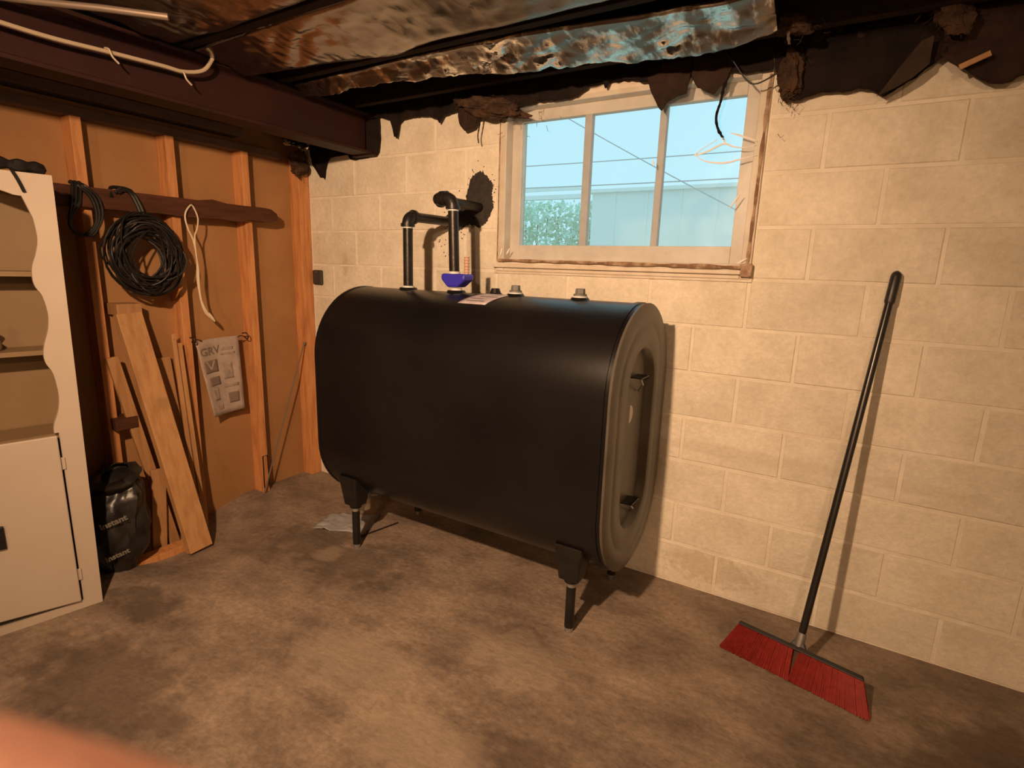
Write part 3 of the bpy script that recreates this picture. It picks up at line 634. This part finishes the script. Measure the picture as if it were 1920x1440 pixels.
sp = [(1.249, 1.724), (1.22, 1.791), (1.246, 1.869), (1.262, 1.900), (1.312, 1.910), (1.361, 1.885), (1.388, 1.849), (1.378, 1.798), (1.392, 1.746), (1.365, 1.682), (1.318, 1.643), (1.25, 1.657), (1.181, 1.631), (1.109, 1.645), (1.075, 1.690), (1.14, 1.735)]
mb, _ = blob('x', '', sp, 4)
t = thing('black_sealant', 'black smeared sealant around the two pipes on the block wall', 'sealant', (1.25, 0, 1.75))
mb.build('patch', 'soot', t, smooth=True)
rs = random.Random(5); mb = MB()
for i in range(90):
    a = rs.uniform(0, 2*math.pi); c0 = (1.315, 1.80) if rs.random() < .65 else (1.13, 1.64); d = rs.gauss(0, .028)+.085
    x, z = c0[0]+math.cos(a)*d*.95, c0[1]+math.sin(a)*d*1.35; l = rs.uniform(.003, .010); b_ = a+rs.gauss(0, .5)
    dx, dz = math.cos(b_)*l, math.sin(b_)*l; wx, wz = -math.sin(b_)*.0022, math.cos(b_)*.0022
    mb.prism([(x-wx, z-wz), (x+dx, z+dz), (x+wx, z+wz), (x-dx*.4, z-dz*.4)], lambda p: V((p[0], -.0005, p[1])), lambda p: V((p[0], -.0035, p[1])))
o = mb.build('spatter', 'soot', t); o['kind'] = 'stuff'
t = thing('wall_box', 'small dark metal box on the block wall beside the corner stud', 'electrical box', (.058, 0, 1.34))
MB().box(.018, .10, -.022, -.001, 1.295, 1.388).build('cover', 'dark_metal', t, bevel=.008); MB().cyl((.058, -.023, 1.375), (.058, -.02, 1.375), .004, n=8).build('screw', 'zinc', t)

# ------------------------------------------------------------------ things on the stud partition
rb = MB(); rows = []
n = 60
for i in range(n+1):
    y = -2.6+(2.6-.275)*i/n; t = i/n; zt = 1.733; zb = 1.645
    zt += .004*nz(y, 1, 0, 9); zb += .006*nz(y, 5, 0, 7)+(.012 if y > -.5 else 0)
    if y > -.33: k = (y+.33)/.055; zt -= .025*k*k; zb += .012*k*k
    if -.72 < y < -.60: zt += .012*math.sin((y+.72)/.12*math.pi)
    rows.append([V((.001, y, zb)), V((.043, y, zb)), V((.047, y, (zb+zt)/2)), V((.043, y, zt)), V((.001, y, zt)), V((.001, y, zb))])
mb = MB().grid(rows); k = len(rows)-1
mb.add(rows[0][:5], [(0, 1, 2, 3, 4)]); mb.add(rows[k][:5], [(0, 1, 2, 3, 4)])
tag(mb.build('hanging_plank', 'dark_wood', smooth=False), 'dark rough plank fixed level across the studs with cords hung on it', 'plank')

coil = thing('cable_coil', 'coiled black cable hanging from the dark plank on the studs', 'cable', (.08, -1.04, 1.45))
rs = random.Random(11); mb = MB()
for i in range(44):
    ry, rz = rs.uniform(.085, .165), rs.uniform(.10, .195); cy, cz = -1.035+rs.gauss(0, .014), 1.445+rs.gauss(0, .012); cz = min(cz, 1.64-rz*.98)
    ph = rs.uniform(0, 6.28); tl = rs.gauss(0, .25); ox = rs.uniform(.065, .12)
    pts = []
    for k in range(27):
        a = ph+2*math.pi*k/26*rs.choice([1, 1]); yy, zz = ry*math.cos(a), rz*math.sin(a)
        yr = yy*math.cos(tl)-zz*math.sin(tl); zr = yy*math.sin(tl)+zz*math.cos(tl)
        pts.append(V((ox+.02*math.sin(2*a+i), cy+yr, cz+zr)))
    mb.tube(pts, .0042, 5, cap=False)
mb.build('loops', 'cable_black', coil, smooth=True)
mb = MB()
for d in (-.008, .006): mb.tube(smoothpath([(.055, -1.12+d, 1.72), (.062, -1.09+d, 1.742), (.060, -1.055+d, 1.72), (.072, -1.035+d, 1.66), (.085, -1.03+d, 1.61), (.11, -1.03+d, 1.585), (.085, -1.04+d, 1.60)], 5), .008, 7)
mb.tube(smoothpath([(.05, -1.14, 1.70), (.025, -1.13, 1.742), (.025, -1.08, 1.748), (.062, -1.06, 1.735)], 5), .008, 7)
mb.build('hanging_tie', 'cable_black', coil, smooth=True)
mb = MB()
for d in (0, .014, .03): mb.tube(smoothpath([(.055, -1.30+d, 1.66), (.056, -1.29+d, 1.74), (.02, -1.285+d, 1.745), (.056, -1.275+d, 1.735), (.06, -1.23+d, 1.69), (.062, -1.215+d*.8, 1.62), (.06, -1.23+d*.6, 1.56), (.06, -1.28+d, 1.52), (.06, -1.32, 1.56), (.055, -1.30+d, 1.66)], 5), .0065, 6, cap=False)
tag(mb.build('rope_loop', 'cable_black', smooth=True), 'dark rope looped over the plank behind the white cabinet', 'rope')
cdp = [(.052, -.775, 1.70), (.056, -.788, 1.702), (.06, -.815, 1.67), (.06, -.823, 1.633), (.06, -.812, 1.58), (.06, -.792, 1.529), (.06, -.782, 1.45), (.058, -.782, 1.395), (.056, -.786, 1.33), (.056, -.782, 1.271), (.056, -.775, 1.21), (.058, -.761, 1.157), (.06, -.735, 1.125), (.06, -.713, 1.103)]
cd2 = [(.052, -.775, 1.70), (.056, -.765, 1.675), (.06, -.758, 1.638), (.06, -.766, 1.59), (.062, -.784, 1.543), (.064, -.785, 1.45), (.06, -.778, 1.38), (.06, -.781, 1.30), (.06, -.776, 1.22), (.063, -.755, 1.16), (.065, -.738, 1.135)]
tc = thing('string_loop', 'thin white cord looped over the dark plank and hanging down', 'cord', (.06, -.78, 1.7))
MB().tube(smoothpath(cdp, 5), .0042, 7).build('strand', 'cord_white', tc, smooth=True); MB().tube(smoothpath(cd2, 5), .0038, 7).build('strand', 'cord_white', tc, smooth=True)
MB().tube([(.062, -.745, 1.15), (.064, -.73, 1.125), (.064, -.715, 1.105)], [.006, .009, .004], 7).build('frayed_end', 'cord_white', tc, smooth=True)
MB().cyl((.0, -.775, 1.703), (.06, -.775, 1.708), .003, n=6).build('nail', 'nail_iron', tc)

# paper sheet pinned between two hooks
po = thing('newspaper_sheet', 'yellowed printed newspaper page pinned between two studs', 'newspaper', (-.02, -.66, .80))
rows = []
def pp(u, v):   # u 0..1 across, v 0..1 down
    yl = -.795+.063*v; ya = yl+(-.546-yl)*u; zt = .995+.012*u-.03*max(0, .25-u)*4*.25; zb = .554+.02*u
    return V((-.004-.03*math.sin(math.pi*u)*.6+.018*v+.006*nz(u, v, 4, 4), ya, zt+(zb-zt)*v))
for j in range(15): rows.append([pp(i/12, j/14) for i in range(13)])
MB().grid(rows).build('page', 'paper_print', po, smooth=True, solid=.0008)
def patch(u0, u1, v0, v1, mat, nm, off=.0016, nn=6):
    MB().grid([[pp(u0+(u1-u0)*i/nn, v0+(v1-v0)*j/nn)+V((off, -off*.6, 0)) for i in range(nn+1)] for j in range(nn+1)]).build(nm, mat, po, smooth=True, solid=.0004)
patch(.10, .45, .27, .43, 'ink', 'picture'); patch(.55, .80, .34, .55, 'ink_soft', 'picture'); patch(.60, .88, .74, .88, 'ink', 'picture'); patch(.14, .44, .49, .60, 'ink', 'picture')
patch(.18, .34, .63, .80, 'ink_soft', 'picture'); patch(.56, .86, .13, .17, 'ink_soft', 'print_line'); patch(.52, .90, .62, .66, 'ink_soft', 'print_line'); patch(.2, .4, .86, .93, 'ink_soft', 'print_line'); patch(.55, .9, .20, .23, 'ink_soft', 'print_line')
for sgn in (-1, 1):
    MB().grid([[pp(.275+sgn*.10*(1-j/4)+dx, .28+.11*j/4)+V((.0034, -.002, 0)) for dx in (-.022, .022)] for j in range(5)]).build('picture_shape', 'paper_print', po, solid=.0004)
pc = pp(.30, .155); ex = (pp(.5, .155)-pp(.1, .155)).normalized(); ez = (pp(.3, .05)-pp(.3, .3)).normalized(); en = ex.cross(ez)
pm = Matrix((ex, ez, en)).transposed().to_4x4(); pm.translation = pc+en*.004
text_mesh('GRV', .062, 'ink', 'headline', pm, po, bold=.001)
for (y, z, nm) in ((-.822, 1.017, 0), (-.515, 1.017, 1)):
    t = thing('wall_hook', 'rusty screw hook above the newspaper\'s '+('left' if nm == 0 else 'right')+' corner', 'hook', (0, y, z), 'hooks holding the newspaper')
    q = [(.0+.018*math.sin(a)+.012, y+.010-.010*math.cos(a)*.3, z-.014+.018*math.cos(a)) for a in [i*.35 for i in range(14)]]
    MB().tube([(-.01, y, z), (.008, y, z+.003)]+q, .0035, 6).build('hook_wire', 'nail_iron', t, smooth=True)
    MB().tube(smoothpath([(.012, y, z-.02), (.006, y+(.03 if nm == 0 else -.02), z-.012), (.0, y+(.06 if nm == 0 else -.035), z-.02)], 4), .003, 5).build('tie', 'nail_iron', t, smooth=True)

# leaning timber
def board(name, label, p0, p1, wdir, wd, th, mat='pine', group='timber leaning on the partition'):
    p0 = V(p0)
    return tag(MB().bar(p0, p1, wdir, wd, th).build(name, mat, bevel=.002), label, 'board', group)
board('leaning_plank', 'wide pale plank leaning on the partition, broadest of the leaning boards', (.300, -1.03, fz(.3, -1.03)+.014), (.02, -1.118, 1.165), (0, 1, -.05), .115, .040)
tag(MB().box(-.088, .030, -1.165, -1.055, 1.158, 1.212).build('wood_block', 'pine', bevel=.002), 'short pale wood block fixed above the wide leaning plank', 'wood block')
board('leaning_board', 'narrow pale board leaning at the left behind the wide plank', (.060, -1.035, fz(.06, -1.03)+.004), (.014, -1.205, .96), (0, 1, 0), .052, .020)
board('leaning_board', 'short pale upright board standing at the foot of the wide plank', (.095, -1.128, fz(.09, -1.12)+.002), (.075, -1.085, .37), (0, 1, 0), .070, .020)
for lab, p0, p1 in [('thin drilled stick, taller of the two beside the rusty hook', (.10, -.915, -.05), (.030, -.922, 1.05)), ('thin drilled stick, shorter of the two beside the rusty hook', (.11, -.890, -.05), (.030, -.894, 1.0))]:
    t = thing('drilled_stick', lab, 'stick', p0, 'thin drilled sticks')
    MB().bar(p0, p1, (0, 1, 0), .021, .011).build('stick', 'pine', t, bevel=.001)
    c = V(p1)-V((-.006, 0, .028)); MB().cyl(c-V((.002, 0, 0)), c+V((.0015, 0, 0)), .0035, n=10).build('hole', 'ink', t)
board('leaning_board', 'pale board standing behind the two thin drilled sticks', (.0, -.905, -.05), (-.055, -.945, .92), (0, 1, 0), .075, .018)
board('floor_lumber', 'reddish length of lumber lying on the floor behind the plank foot', (.185, -1.30, fz(.18, -1.2)+.018), (.175, -.985, fz(.18, -.98)+.020), (1, 0, 0), .075, .036, 'stud_wood', None)
t = thing('thin_rod', 'thin metal rod leaning in the bay beside the corner stud', 'rod', (-.04, -.35, 0))
MB().tube([(.030, -.472, fz(.03, -.47)), (.008, -.105, .912)], .0045, 8).build('shaft', 'conduit', t, smooth=True); MB().tube([(.008, -.105, .908), (.008, -.098, .926)], .0085, 8).build('knob', 'conduit', t, smooth=True)
tag(MB().tube([(.004, -.448, .03), (.004, -.446, .24), (.004, -.416, .24), (.004, -.412, .03)], .003, 6).build('stud_wire', 'nail_iron', smooth=True), 'thin dark wire bent down the foot of the stud left of the rod', 'wire')

# black sack
sk = thing('black_sack', 'slumped shiny black sack with pale print on the floor behind the cabinet', 'sack', (.20, -1.335, fz(.2, -1.33)))
rows = []; cx, cy, z0 = .190, -1.352, fz(.2, -1.33)+.004
for j in range(25):
    t = j/24; z = z0+.43*t; rad = .113*(1+.12*math.sin(math.pi*min(1, t*1.2)))*(1-.30*sst(.85, 1, t))*(1-.34*sst(.28, 0, t)); row = []
    for i in range(48):
        a = 2*math.pi*i/48; k = 1+.16*nz(math.cos(a), math.sin(a), z*3, 2.2)+.10*nz(math.cos(a)*2, math.sin(a)*2, z*7, 3)+.05*math.sin(5*a+z*16)*t
        row.append(V((cx+math.cos(a)*rad*k*.95, cy+math.sin(a)*rad*k*1.05+.030*t*t, z+.03*t*math.sin(a-.6)-.014*nz(a, z, 0, 3)*t)))
    rows.append(row+[row[0]])
mb = MB().grid(rows); mb.add(rows[0][:-1], [tuple(range(48))]); mb.add(rows[-1][:-1], [tuple(range(48))])
mb.build('bag', 'sack_black', sk, smooth=True)
rows = []
for i in range(25):
    a = 2*math.pi*i/24; c = V((cx+math.cos(a)*.085*(1+.2*nz(a, 9, 0, 2)), cy+.030+math.sin(a)*.085, z0+.42+.03*math.sin(a-.6)))
    rows.append([c, c+V((math.cos(a)*.02, math.sin(a)*.02, .03+.012*nz(a, 2, 0, 3))), c+V((-math.cos(a)*.03, -math.sin(a)*.03, .045+.016*nz(a, 5, 0, 4)))])
MB().grid(rows).build('rolled_top', 'sack_black', sk, smooth=True, solid=.003)
fa = math.atan2(-1.05, 1.0)*.35
for (z, sz) in ((.285, .038), (.125, .034)):
    n_ = V((math.cos(-.30), math.sin(-.30), .0)); ex = V((-n_.y, n_.x, 0)); ez = V((0, 0, 1)); ex2 = (ex+ez*.25).normalized(); ez2 = (ez-ex*.25).normalized()
    m_ = Matrix((ex2, ez2, n_)).transposed().to_4x4(); m_.translation = V((cx, cy-.01, z0+z))+n_*.136
    text_mesh('Instant', sz, 'sack_print', 'lettering', m_, sk, bold=.0012)

# white cabinet
D = V((-.2, -.98, 0)).normalized(); NRM = V((.98, -.2, 0)).normalized(); P0 = V((.46, -1.53, 0)); CW, CH, CDP = .78, 1.715, .21
def cp(s, z, d=0): return P0+D*s+NRM*d+V((0, 0, z))
def se(z): return -.024*z/1.715     # the old cupboard has racked a little
cab = thing('corner_cabinet', 'white painted cupboard with scalloped open shelves above a door', 'cabinet', tuple(cp(CW/2, 0)))
op = [(.123, 1.648), (.09, 1.636), (.069, 1.634), (.064, 1.62), (.046, 1.56), (.042, 1.49), (.053, 1.435), (.068, 1.39), (.072, 1.345), (.067, 1.315), (.052, 1.284), (.043, 1.219), (.049, 1.161), (.066, 1.105), (.073, 1.065), (.069, 1.03), (.053, .991), (.046, .905), (.055, .843), (.072, .795), (.076, .765)]
def catm(pts, k=4):
    return [(p.x, p.y) for p in smoothpath([(a, b, 0) for a, b in pts], k)]
left = catm(op[4:], 3); topc = [(.26, 1.675), (.20, 1.668), (.16, 1.660)]
outl = [(CW/2, .76)] + [(.076, .76)] + left[::-1] + [(.064, 1.62), (.069, 1.634), (.09, 1.636), (.123, 1.648), (.17, 1.666), (.26, 1.68), (CW/2, 1.66)]
def face_half(flip):
    f = (lambda s: CW-s) if flip else (lambda s: s)
    mb = MB(); o = outl; n = len(o)
    # stile quads from the opening edge to the outer edge, horizontally sliced
    e = [(0, .76)] + left[::-1] + [(.064, 1.62)]
    e = [(.076, .76)]+left[::-1]+[(.064, 1.62), (.069, 1.634)]
    for (a, b) in zip(e, e[1:]):
        q = [(se(a[1]), a[1]), a, b, (se(b[1]), b[1])]
        mb.prism([(f(s), z) for s, z in q], lambda p: cp(p[0], p[1]), lambda p: cp(p[0], p[1], -.02))
    tp = [(se(1.66), 1.634), (.069, 1.634), (.09, 1.636), (.123, 1.648), (.17, 1.666), (.26, 1.68), (CW/2, 1.66), (CW/2, CH), (0, CH)]
    for (a, b) in zip(tp[:-3], tp[1:-2]):
        mb.prism([(f(a[0]), a[1]), (f(b[0]), b[1]), (f(b[0]), CH), (f(a[0]), CH)], lambda p: cp(p[0], p[1]), lambda p: cp(p[0], p[1], -.02))
    for q in [[(0, .0), (.062, .0), (.062, .76), (se(.76), .76)], [(.062, 0), (CW/2, .0), (CW/2, .035), (.062, .035)]]:
        mb.prism([(f(s), z) for s, z in q], lambda p: cp(p[0], p[1]), lambda p: cp(p[0], p[1], -.02))
    return mb
mbf = face_half(False); m2 = face_half(True); mbf.add(m2.v, m2.f); mbf.build('face_frame', 'cabinet_paint', cab)
def cbox(s0, s1, z0, z1, d0, d1): return MB().hexa([cp(s0, z0, d0), cp(s1, z0, d0), cp(s1, z0, d1), cp(s0, z0, d1), cp(s0, z1, d0), cp(s1, z1, d0), cp(s1, z1, d1), cp(s0, z1, d1)])
MB().hexa([cp(0, 0, -CDP), cp(.016, 0, -CDP), cp(.016, 0, -.0205), cp(0, 0, -.0205), cp(se(CH), CH, -CDP), cp(.016+se(CH), CH, -CDP), cp(.016+se(CH), CH, -.0205), cp(se(CH), CH, -.0205)]).build('side_panel', 'cabinet_inside', cab); cbox(CW-.016, CW, 0, CH, -CDP, -.0205).build('side_panel', 'cabinet_inside', cab)
MB().hexa([cp(0, 0, -CDP-.01), cp(CW, 0, -CDP-.01), cp(CW, 0, -CDP), cp(0, 0, -CDP), cp(se(CH), CH, -CDP-.01), cp(CW, CH, -CDP-.01), cp(CW, CH, -CDP), cp(se(CH), CH, -CDP)]).build('back_panel', 'cabinet_inside', cab); cbox(-.008, CW-.016, CH-.018, CH, -CDP, -.0205).build('top_panel', 'cabinet_paint', cab)
for z in (1.352, 1.058): cbox(.016, CW-.016, z, z+.018, -CDP+.01, -.055).build('shelf', 'cabinet_inside', cab)
cbox(.016, CW-.016, .735, .753, -CDP+.01, -.021).build('counter', 'cabinet_inside', cab)
door = MB().hexa([cp(.070, .042, .001), cp(CW-.07, .10, .001), cp(CW-.07, .10, .017), cp(.070, .042, .017), cp(.070, .752, .001), cp(CW-.07, .752, .001), cp(CW-.07, .752, .017), cp(.070, .752, .017)]).build('door', 'cabinet_paint', cab, bevel=.004)
cbox(.262, .285, .355, .445, .017, .030).build('door_pull', 'iron_black', door, bevel=.003)
for z in (.635, .155): cbox(.056, .074, z-.025, z+.025, .001, .006).build('hinge', 'cabinet_paint', door, bevel=.002)
# bits on and in the cabinet
tag(MB().tube(smoothpath([cp(.40, 1.745, -.05), cp(.22, 1.742, -.05), cp(.12, 1.745, -.05), cp(.07, 1.740, -.05), cp(.03, 1.742, -.05), cp(.0, 1.738, -.08), cp(.05, 1.740, -.13)], 6), [.014+.010*abs(math.sin(i*.4)) for i in range(37)], 8).build('black_bundle', 'cable_black', smooth=True), 'black crumpled cable bundle lying on top of the white cabinet', 'cable')
strip_o = MB().tube(smoothpath([cp(.085, 1.722, -.005), cp(.083, 1.712, .008), cp(.072, 1.685, .008), cp(.060, 1.648, .006)], 4), .006, 6).build('hanging_tail', 'cable_black', smooth=True)
tag(strip_o, 'dark tail of cord hanging over the cabinet\'s top edge', 'cord')
t = thing('shelf_trinket', 'small brown ornament with dark leaf on the cabinet\'s middle shelf', 'ornament', tuple(cp(.20, 1.076, -.12)))
MB().tube([cp(.20, 1.077, -.12), cp(.20, 1.09, -.12), cp(.20, 1.115, -.12), cp(.20, 1.13, -.12)], [.022, .028, .024, .012], 16).build('pot', 'cabinet_inside', t, smooth=True)
MB().tube([cp(.20, 1.13, -.12), cp(.195, 1.155, -.115), cp(.205, 1.178, -.11)], [.004, .014, .003], 8).build('leaf', 'dark_wood', t, smooth=True)

# ------------------------------------------------------------------ floor things
rows = []; q = [V((.64, -.605, 0)), V((.585, -.42, 0)), V((.83, -.27, 0)), V((.93, -.49, 0))]
for j in range(19):
    v = j/18; row = []
    for i in range(23):
        u = i/22; p = (q[0]*(1-u)+q[3]*u)*(1-v)+(q[1]*(1-u)+q[2]*u)*v
        p = p+V((.02*nz(u, v, 1, 5), .025*nz(u, v, 4, 5), 0)); p.z = fz(p.x, p.y)+.004+.012*max(0, nz(u, v, 9, 4))+.02*math.exp(-((u-.28)/.06)**2)*(1-v*.5)
        row.append(p)
    rows.append(row)
tag(MB().grid(rows).build('grey_rag', 'rag', smooth=True, solid=.002), 'crumpled grey rag on the floor beside the tank\'s left front leg', 'rag')
tag(MB().tube([(.93, -.52, .006), (.955, -.42, .006), (.985, -.29, .007)], .004, 6).build('floor_twig', 'nail_iron', smooth=True), 'thin dark stick lying on the floor by the rag', 'stick')

# push broom
br = thing('push_broom', 'push broom with red bristles and black handle leaning on the block wall', 'broom', (3.0, -.385, 0))
A, Bq = V((2.785, -.338, 0)), V((3.205, -.432, 0)); dr = (Bq-A).normalized(); nn = V((dr.y, -dr.x, 0))     # nn points to the camera side
def bp3(s, d, z): return A+dr*s+nn*d+V((0, 0, z))
LN = (Bq-A).length
CD, CZ = -.046, .084; bd, bz = .62, -.785; wd_, wz_ = .785, .62       # root line, bristle direction, width direction (in the d,z plane)
def br3(s, w_, t_): return bp3(s, CD+wd_*w_-bd*t_, CZ+wz_*w_-bz*t_)     # t_ measured away from the bristles
MB().hexa([br3(0, -.022, 0), br3(LN, -.022, 0), br3(LN, .022, 0), br3(0, .022, 0), br3(.006, -.018, .016), br3(LN-.006, -.018, .016), br3(LN-.006, .018, .016), br3(.006, .018, .016)]).build('block_head', 'broom_black', br, bevel=.003)
rs = random.Random(3)
for a, b_ in ((0.004, LN*.5-.014), (LN*.5+.014, LN-.004)):
    mb = MB(); ns = 46
    for i in range(ns):
        for j in range(8):
            u = i/(ns-1); s0 = a+(b_-a)*u; w0 = -.019+.038*j/7; p0 = br3(s0, w0, -.001)
            fl = (u-.5)*.026+((s0/LN)-.5)*.055; fd = (j/7-.5)*.022
            for k in range(3):
                js, jd = rs.uniform(-.004, .004), rs.uniform(-.003, .003)
                e = bp3(s0+fl+js, .020+fd+jd, .0035+abs(rs.gauss(0, .0015))+fz(3, -.4)); p = p0+dr*js*.5
                mb.tube([p, (p+e)/2+nn*.003, e], [.0019, .0024, .0021], 3, cap=False)
    o = mb.build('bristles', 'broom_red', br); o['kind'] = 'stuff'
ctr = br3(LN*.5, 0, .018); topp = V((3.128, -.022, 1.468)); hd = (topp-ctr).normalized()
MB().cyl(ctr-hd*.006, ctr+hd*.055, .0185, .0155, 16).build('ferrule', 'zinc', br, smooth=True)
MB().hexa([br3(LN*.5+a_, b2, .014) for a_, b2 in ((-.028, -.018), (.028, -.018), (.028, .018), (-.028, .018))]+[br3(LN*.5+a_, b2, .034) for a_, b2 in ((-.018, -.012), (.018, -.012), (.018, .016), (-.018, .016))]).build('socket', 'broom_black', br, bevel=.003)
MB().cyl(ctr+hd*.03, topp-hd*.10, .0132, n=18).build('handle', 'handle_black', br, smooth=True)
gp = [topp-hd*.115, topp-hd*.108, topp-hd*.02, topp-hd*.008, topp-hd*.001, topp+hd*.003]
MB().tube(gp, [.0145, .0168, .0172, .0155, .010, .003], 18).build('grip', 'broom_black', br, smooth=True)

# ------------------------------------------------------------------ the photographer's hand, a fingertip reaching in front of the lens
WRIST = V((2.76420, -2.52493, 1.33245)); HX, HY, HZ = V((0.85419, 0.51903, 0.03110)), V((-0.13394, 0.16185, 0.97768)), V((-0.50241, 0.83929, -0.20778))      # wrist position; finger, back-of-hand and sideways axes
hand = thing('person_hand', 'blurred bare fingertip of a hand close to the lens at lower left', 'hand', tuple(WRIST))
def hp(x, y, z): return WRIST+HX*(x+.2505)+HY*(y+.0875)+HZ*(z-.044)
vts, eds, rad = [], [], []
def vtx(p, r): vts.append(p); rad.append(r); return len(vts)-1
def chain(start, pts):
    a = start
    for p, r in pts: b_ = vtx(hp(*p), r); eds.append((a, b_)); a = b_
    return a
palm = vtx(hp(-.165, -.060, .060), .024)
wr = chain(palm, [((-.215, -.075, .052), .026), ((-.245, -.088, .044), .024), ((-.32, -.125, .02), .030), ((-.41, -.17, -.01), .036)])
chain(palm, [((-.125, -.042, .062), .013), ((-.100, -.0375, .060), .0105), ((-.074, -.0385, .0555), .0095), ((-.050, -.0405, .0515), .0090), ((-.030, -.0440, .0495), .0078), ((-.0235, -.0455, .049), .0055)])
chain(palm, [((-.122, -.060, .066), .013), ((-.092, -.064, .070), .0105), ((-.070, -.074, .066), .0095), ((-.062, -.085, .055), .0085), ((-.066, -.090, .048), .006)])
chain(palm, [((-.126, -.078, .066), .0125), ((-.098, -.084, .070), .010), ((-.078, -.094, .064), .009), ((-.072, -.103, .053), .008), ((-.077, -.106, .046), .006)])
chain(palm, [((-.134, -.094, .062), .0115), ((-.112, -.102, .064), .009), ((-.097, -.110, .058), .008), ((-.092, -.116, .050), .007), ((-.096, -.118, .044), .005)])
chain(palm, [((-.158, -.086, .038), .016), ((-.136, -.108, .026), .0125), ((-.116, -.122, .020), .0105), ((-.100, -.130, .017), .0085), ((-.094, -.133, .016), .006)])
me = bpy.data.meshes.new('hand_surface'); og = ORG[hand.name]
me.from_pydata([tuple(p-og) for p in vts], eds, []); me.materials.append(M['skin'])
ho = bpy.data.objects.new('hand_surface', me); COL.objects.link(ho); ho.parent = hand
sm = ho.modifiers.new('skin', 'SKIN'); sm.use_smooth_shade = True
for i, sv in enumerate(me.skin_vertices[0].data if len(me.skin_vertices) else []): sv.radius = (rad[i], rad[i])
if not len(me.skin_vertices):
    bpy.context.view_layer.objects.active = ho
for i, sv in enumerate(me.skin_vertices[0].data): sv.use_root = (i == 0)
sb = ho.modifiers.new('sub', 'SUBSURF'); sb.levels = 2; sb.render_levels = 2
